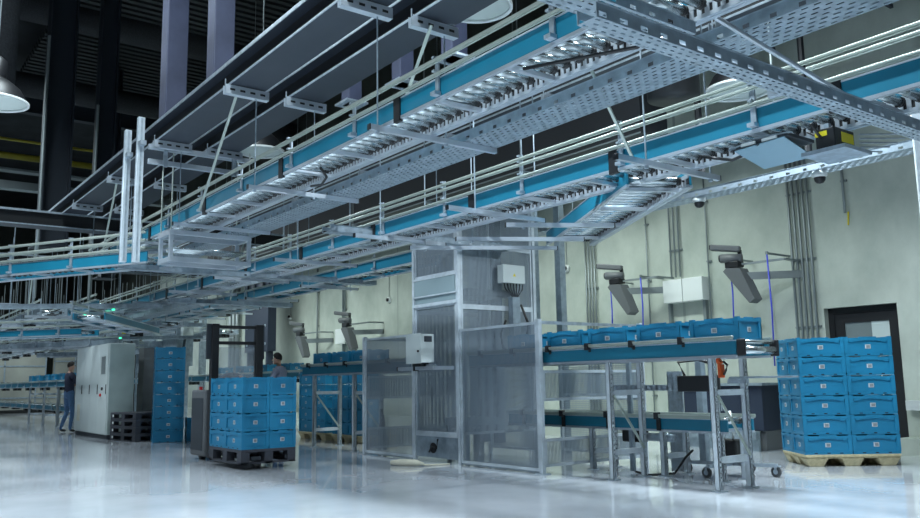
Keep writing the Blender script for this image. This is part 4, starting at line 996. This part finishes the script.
for i, x in enumerate((-19, -22, -26, -30)):
    stand('distant stand under the rear conveyor, %s from the right' % ORD[i], x, 9.4, 9.9, 1.285, False)
for i, x in enumerate((-26.2, -27.4, -28.5, -29.5, -31.0, -32.2)):
    crate('blue crate on the distant ground conveyor, %s from the man in navy' % ORD[i], (x, 5.75, 1.357), 0, 'distant crates at left')
for i, x in enumerate((-20.2, -21.6, -23.2, -25.0)):
    crate('blue crate on the rear conveyor behind the pallet truck, %s from the right' % ORD[i], (x, 9.65, 1.457), 0, 'crates on the rear conveyor')
# indicator lights among the tangle
o = thing('signal_lamp', 'small red and yellow signal lamp above the grey cabinet', 'lamp', (-22.5, 6.0, 2.62)); MB().tube([(0,0,0),(0,0,.1)], .05, 10).build('red_lens', 'red', o); MB().tube([(0,0,-.1),(0,0,0)], .05, 10).build('yellow_lens', 'yellow', o); MB().box(-.05, .05, .1, .12, -.1, .1).build('bracket', 'galv', o)
for i, (x, y, z) in enumerate(((-22.6, 5.9, 2.38), (-20.6, 5.2, 2.95), (-22.0, 4.9, 2.9))):
    tag(MB().box(x, x+.12, y, y+.04, z, z+.05).build('indicator_lamp', 'green_led'), ['green indicator light just above the grey cabinet top', 'green indicator light in the middle of the distant conveyor tangle', 'green indicator light left of the one in the tangle middle'][i], 'light')

# ------------------------------------------------------------------ people
def person(name, label, loc, rz, J, shirt, sleeves='long', hair='hair', scale=1., pants='jeans', face=(1,0,0)):
    """J: joint -> (x,y,z), facing +x. one skinned body surface, painted by region."""
    root = thing(name, label, 'person', loc, rz)
    Vn = []; Ed = []; Rd = []
    def n(p, r): Vn.append(Vector(p)); Rd.append(r if isinstance(r, tuple) else (r, r)); return len(Vn)-1
    def e(a, b): Ed.append((a, b)); return b
    pel = n(J['pelvis'], (.115, .155)); wa = e(pel, n(J['waist'], (.105, .14))); ch = e(wa, n(J['chest'], (.125, .165)))
    nb = e(ch, n(J['neckbase'], (.085, .12))); nk = e(nb, n(J['neck'], .052)); hb = e(nk, n(J['headbase'], (.072, .066))); hd = e(hb, n(J['head'], (.098, .078))); ht = e(hd, n(J['headtop'], (.07, .062)))
    for s in ('l', 'r'):
        sh = e(nb, n(J['sh'+s], .062)); ua = e(sh, n((Vector(J['sh'+s])+Vector(J['el'+s]))/2, .05)); el = e(ua, n(J['el'+s], .042)); fa = e(el, n((Vector(J['el'+s])*.6+Vector(J['wr'+s])*.4), .040)); wr = e(fa, n(J['wr'+s], .027))
        d = (Vector(J['wr'+s])-Vector(J['el'+s])).normalized()
        pm = e(wr, n(Vector(J['wr'+s])+d*.06, (.038, .022)))
        side = Vector((0, 1, 0)); side = (side - d*side.dot(d)).normalized()
        for q, (o_, l_) in enumerate(((-.03, .07), (-.01, .085), (.01, .08), (.03, .06))):
            f0 = e(pm, n(Vector(J['wr'+s])+d*.09+side*o_, .010)); f1 = e(f0, n(Vector(J['wr'+s])+d*(.09+l_*.5)+side*o_*1.1+Vector((.008,0,0)), .009)); e(f1, n(Vector(J['wr'+s])+d*(.09+l_)+side*o_*1.1+Vector((.022,0,0)), .007))
        th = e(wr, n(Vector(J['wr'+s])+d*.045-side*.042, .012)); e(th, n(Vector(J['wr'+s])+d*.085-side*.06, .009))
        hp = e(pel, n(J['hip'+s], .095)); kn0 = e(hp, n((Vector(J['hip'+s])+Vector(J['kn'+s]))/2, .078)); kn = e(kn0, n(J['kn'+s], .058)); cf = e(kn, n((Vector(J['kn'+s])*.65+Vector(J['an'+s])*.35), .056)); an = e(cf, n(J['an'+s], .040))
        ft = e(an, n(Vector(J['an'+s])+Vector((.03,0,-.045)), .038)); e(ft, n(Vector(J['an'+s])+Vector((.15,0,-.055)), (.032,.04)))
    me = D.meshes.new('body'); me.from_pydata(Vn, Ed, []); o = D.objects.new('body', me); col.objects.link(o)
    sk = o.modifiers.new('skin', 'SKIN'); sk.use_smooth_shade = True
    for i, sv in enumerate(me.skin_vertices[0].data): sv.radius = Rd[i]; sv.use_root = (i == 0)
    sb = o.modifiers.new('sub', 'SUBSURF'); sb.levels = 2; sb.render_levels = 2
    dg = bpy.context.evaluated_depsgraph_get(); m2 = D.meshes.new_from_object(o.evaluated_get(dg))
    D.objects.remove(o)
    m2.name = 'body'; m2.materials.clear()
    for k_ in ('skin', pants, shirt, 'shoe'): m2.materials.append(M[k_])
    segs = []
    def sg(a, b, k_): segs.append((Vector(J[a]) if isinstance(a, str) else a, Vector(J[b]) if isinstance(b, str) else b, k_))
    sg('pelvis', 'pelvis', 1); sg('waist', 'chest', 2); sg('chest', 'neckbase', 2); sg('neck', 'headtop', 0)
    for s in ('l', 'r'):
        sg('sh'+s, 'el'+s, 2); sg('neckbase', 'sh'+s, 2)
        sg('el'+s, 'wr'+s, 2 if sleeves == 'long' else 0)
        d = (Vector(J['wr'+s])-Vector(J['el'+s])).normalized(); sg(Vector(J['wr'+s])+d*.03, Vector(J['wr'+s])+d*.2, 0)
        sg('hip'+s, 'kn'+s, 1); sg('kn'+s, 'an'+s, 1); sg(Vector(J['an'+s])+Vector((0,0,-.05)), Vector(J['an'+s])+Vector((.16,0,-.05)), 3)
    for p in m2.polygons:
        c_ = p.center; best = 9; bk = 0
        for a, b, k_ in segs:
            ab = b-a; t_ = 0 if ab.length < 1e-6 else max(0, min(1, (c_-a).dot(ab)/ab.length_squared)); dd = (c_-(a+ab*t_)).length
            if dd < best: best = dd; bk = k_
        p.material_index = bk; p.use_smooth = True
    b = D.objects.new('body', m2); col.objects.link(b); b.parent = root
    # hair cap, ears, nose, eyes
    hc = Vector(J['head']); top = Vector(J['headtop']); up = (top-Vector(J['headbase'])).normalized()
    f_ = Vector(face).normalized(); f_ = (f_-up*f_.dot(up)).normalized(); sd = up.cross(f_)
    C_ = hc + up*.03
    vs = []; fs = []; nu, nv = 18, 10
    for j in range(nv+1):
        ph = PI*.62*j/nv
        for i in range(nu):
            th = 2*PI*i/nu
            front = max(0, math.cos(th)); lim = ph*1.1*(1-.60*front-.18*abs(math.sin(th)))
            q = f_*math.sin(lim)*math.cos(th)*.102 + sd*math.sin(lim)*math.sin(th)*.084 + up*math.cos(lim)*.112
            vs.append(C_ + q - f_*.008)
    for j in range(nv):
        for i in range(nu): fs.append((j*nu+i, j*nu+(i+1)%nu, (j+1)*nu+(i+1)%nu, (j+1)*nu+i))
    MB().add(vs, fs).build('hair', hair, root, smooth=True)
    fc = hc + f_*.088
    MB().add([fc+up*.03+f_*.004, fc-up*.012+f_*.028, fc-up*.02+sd*.014, fc-up*.02-sd*.014], [(0,2,1),(0,1,3),(1,2,3)]).build('nose', 'skin', root, smooth=True)
    mb = MB()
    for s_ in (-1, 1):
        p = hc + up*.028 + f_*.082 + sd*.03*s_; mb.tube([p, p+f_*.008], .010, 8)
    mb.build('eyes', 'hair', root)
    p = hc - up*.05 + f_*.083; MB().bar(p-sd*.022, p+sd*.022, .010, .007).build('mouth', 'red', root)
    mb = MB()
    for s_ in (-1, 1):
        p = hc + sd*.078*s_ - f_*.005; mb.tube([p-up*.025, p+sd*.008*s_, p+up*.03], [.008, .014, .010], 8)
    mb.build('ears', 'skin', root, smooth=True)
    root.scale = (scale,)*3
    return root
def std():
    return dict(pelvis=(0,0,.96), waist=(.0,0,1.10), chest=(0,0,1.30), neckbase=(0,0,1.45), neck=(.01,0,1.53), headbase=(.02,0,1.60), head=(.03,0,1.67), headtop=(.02,0,1.75),
        shl=(0,.19,1.42), ell=(-.02,.25,1.13), wrl=(.08,.24,.90), shr=(0,-.19,1.42), elr=(-.02,-.25,1.13), wrr=(.08,-.24,.90),
        hipl=(0,.09,.92), knl=(.02,.11,.50), anl=(0,.12,.09), hipr=(0,-.09,.92), knr=(.02,-.11,.50), anr=(0,-.12,.09))
J = std(); J['ell'] = (.12,.25,1.18); J['wrl'] = (.34,.16,1.2); J['elr'] = (.1,-.26,1.15); J['wrr'] = (.32,-.2,1.12); J['knr'] = (.05,-.12,.5); J['anl'] = (-.12,.13,.09)
person('person', 'person in navy t-shirt and blue jeans standing at the left end of the grey cabinet', (-24.2, 5.12, 0), R(105), J, 'navyshirt', 'short', scale=1.03)
J = std(); J['ell'] = (.1,.25,1.15); J['wrl'] = (.33,.16,1.08); J['elr'] = (.1,-.25,1.15); J['wrr'] = (.33,-.16,1.08); J['neck'] = (.03,0,1.53); J['headbase'] = (.05,0,1.59); J['head'] = (.07,0,1.66); J['headtop'] = (.06,0,1.74)
person('person', 'person with dark hair and grey shirt standing behind the crate stack, facing left', (-14.85, 6.85, 0), R(215), J, 'greyshirt', 'long', scale=.975)
J = std()
J.update(waist=(.1,0,1.08), chest=(.30,0,1.19), neckbase=(.45,0,1.20), neck=(.54,0,1.18), headbase=(.60,0,1.14), head=(.66,0,1.10), headtop=(.72,0,1.04), shl=(.42,.19,1.17), shr=(.42,-.19,1.17), ell=(.50,.24,.90), elr=(.50,-.24,.90), wrl=(.66,.16,.72), wrr=(.66,-.16,.72))
person('person', 'person in dark blue sweater bending forward behind the clear screen of the truck', (-15.3, 5.75, 0), R(38), J, 'blueshirt', 'long', scale=1.06, face=(.6,0,-.8))

# ------------------------------------------------------------------ light
def area(name, loc, sx, sy, power, color=(.80, .94, 1), rot=(0, 0, 0), spread=PI):
    l = D.lights.new(name, 'AREA'); l.shape = 'RECTANGLE'; l.size = sx; l.size_y = sy; l.energy = power; l.color = color; l.spread = spread
    o = D.objects.new(name, l); col.objects.link(o); o.location = loc; o.rotation_euler = rot; return o
area('ceiling_light_foreground', (-4.5, 2.4, 9.3), 4, .6, 850, spread=R(140))
area('ceiling_light_foreground', (-10.5, 2.2, 9.3), 4, .6, 400, spread=R(140))
area('ceiling_light_foreground', (-4.0, -2.0, 9.3), 4, .6, 850, spread=R(120))
area('ceiling_light_foreground_left', (-17, .8, 9.3), 4, .6, 650, spread=R(140))
area('ceiling_light_foreground_left', (-25, 2.2, 9.3), 5, .8, 800, spread=R(140))
area('ceiling_light_wall', (-11, 9.6, 6.1), 6, .5, 320, (.87, 1, .94), (R(5), 0, 0), R(120))
area('ceiling_light_wall_left', (-25, 9.6, 6.1), 14, .5, 480, (.87, 1, .94), (R(5), 0, 0), R(120))
area('fill_light_right', (-4.2, 7.3, 6.4), 3, .5, 330, spread=R(110))  # unseen fill added to brighten the floor and crates at right
area('ceiling_light_far', (-38, 4, 7.5), 12, 6, 1500)
for x0, x1, nm in ((-14, -8, 'short light housing added above the wall cable tray'), (-32, -18, 'long light housing added far left along the wall')):
    o = thing('added_light_housing', nm, 'lamp', (x0, 9.35, 6.12)); MB().box(0, x1-x0, 0, .5, 0, .08).build('housing', 'white', o)  # housing and rods added to dress the wall area lights
    for q in range(3): MB().tube([((x1-x0)*(.1+.4*q), .25, .08), ((x1-x0)*(.1+.4*q), .25, 6.85)], .012, 6).build('suspension_rod', 'pipe', o)
def spot(name, loc, power, ang=150, color=(.82, .93, 1)):
    l = D.lights.new(name, 'SPOT'); l.energy = power; l.spot_size = R(ang); l.spot_blend = .5; l.shadow_soft_size = .04; l.color = color
    o = D.objects.new(name, l); col.objects.link(o); o.location = loc
spot('high_bay_light', (-6.45, 5.15, 5.0), 420)
spot('high_bay_light', (-12.2, 5.25, 4.81), 200)
spot('high_bay_light', (-5.95, 9.0, 4.73), 380)
spot('high_bay_light', (-12.6, 1.52, 5.03), 420)

w = D.worlds.new('hall'); bpy.context.scene.world = w; w.use_nodes = True
w.node_tree.nodes['Background'].inputs[0].default_value = (.45, .6, .8, 1); w.node_tree.nodes['Background'].inputs[1].default_value = .06

# ------------------------------------------------------------------ camera
cam = D.cameras.new('camera'); co = D.objects.new('camera', cam); col.objects.link(co)
f, pit, roll, yaw = 830.4, .14735, -.01713, -.92467
fw = Vector((math.sin(yaw)*math.cos(pit), math.cos(yaw)*math.cos(pit), math.sin(pit)))
r0 = fw.cross(Vector((0,0,1))).normalized(); u0 = r0.cross(fw)
rr = r0*math.cos(roll)+u0*math.sin(roll); uu = -r0*math.sin(roll)+u0*math.cos(roll)
co.matrix_world = Matrix(((rr.x, uu.x, -fw.x, 0), (rr.y, uu.y, -fw.y, 0), (rr.z, uu.z, -fw.z, 1.13), (0,0,0,1)))
cam.sensor_width = 36; cam.lens = f/920*36; cam.clip_end = 200; cam.clip_start = .05
sc = bpy.context.scene; sc.camera = co
sc.view_settings.view_transform = 'Standard'; sc.view_settings.look = 'None'; sc.view_settings.gamma = 1; sc.view_settings.exposure = -.2
sc.cycles.max_bounces = 6; sc.cycles.transparent_max_bounces = 12
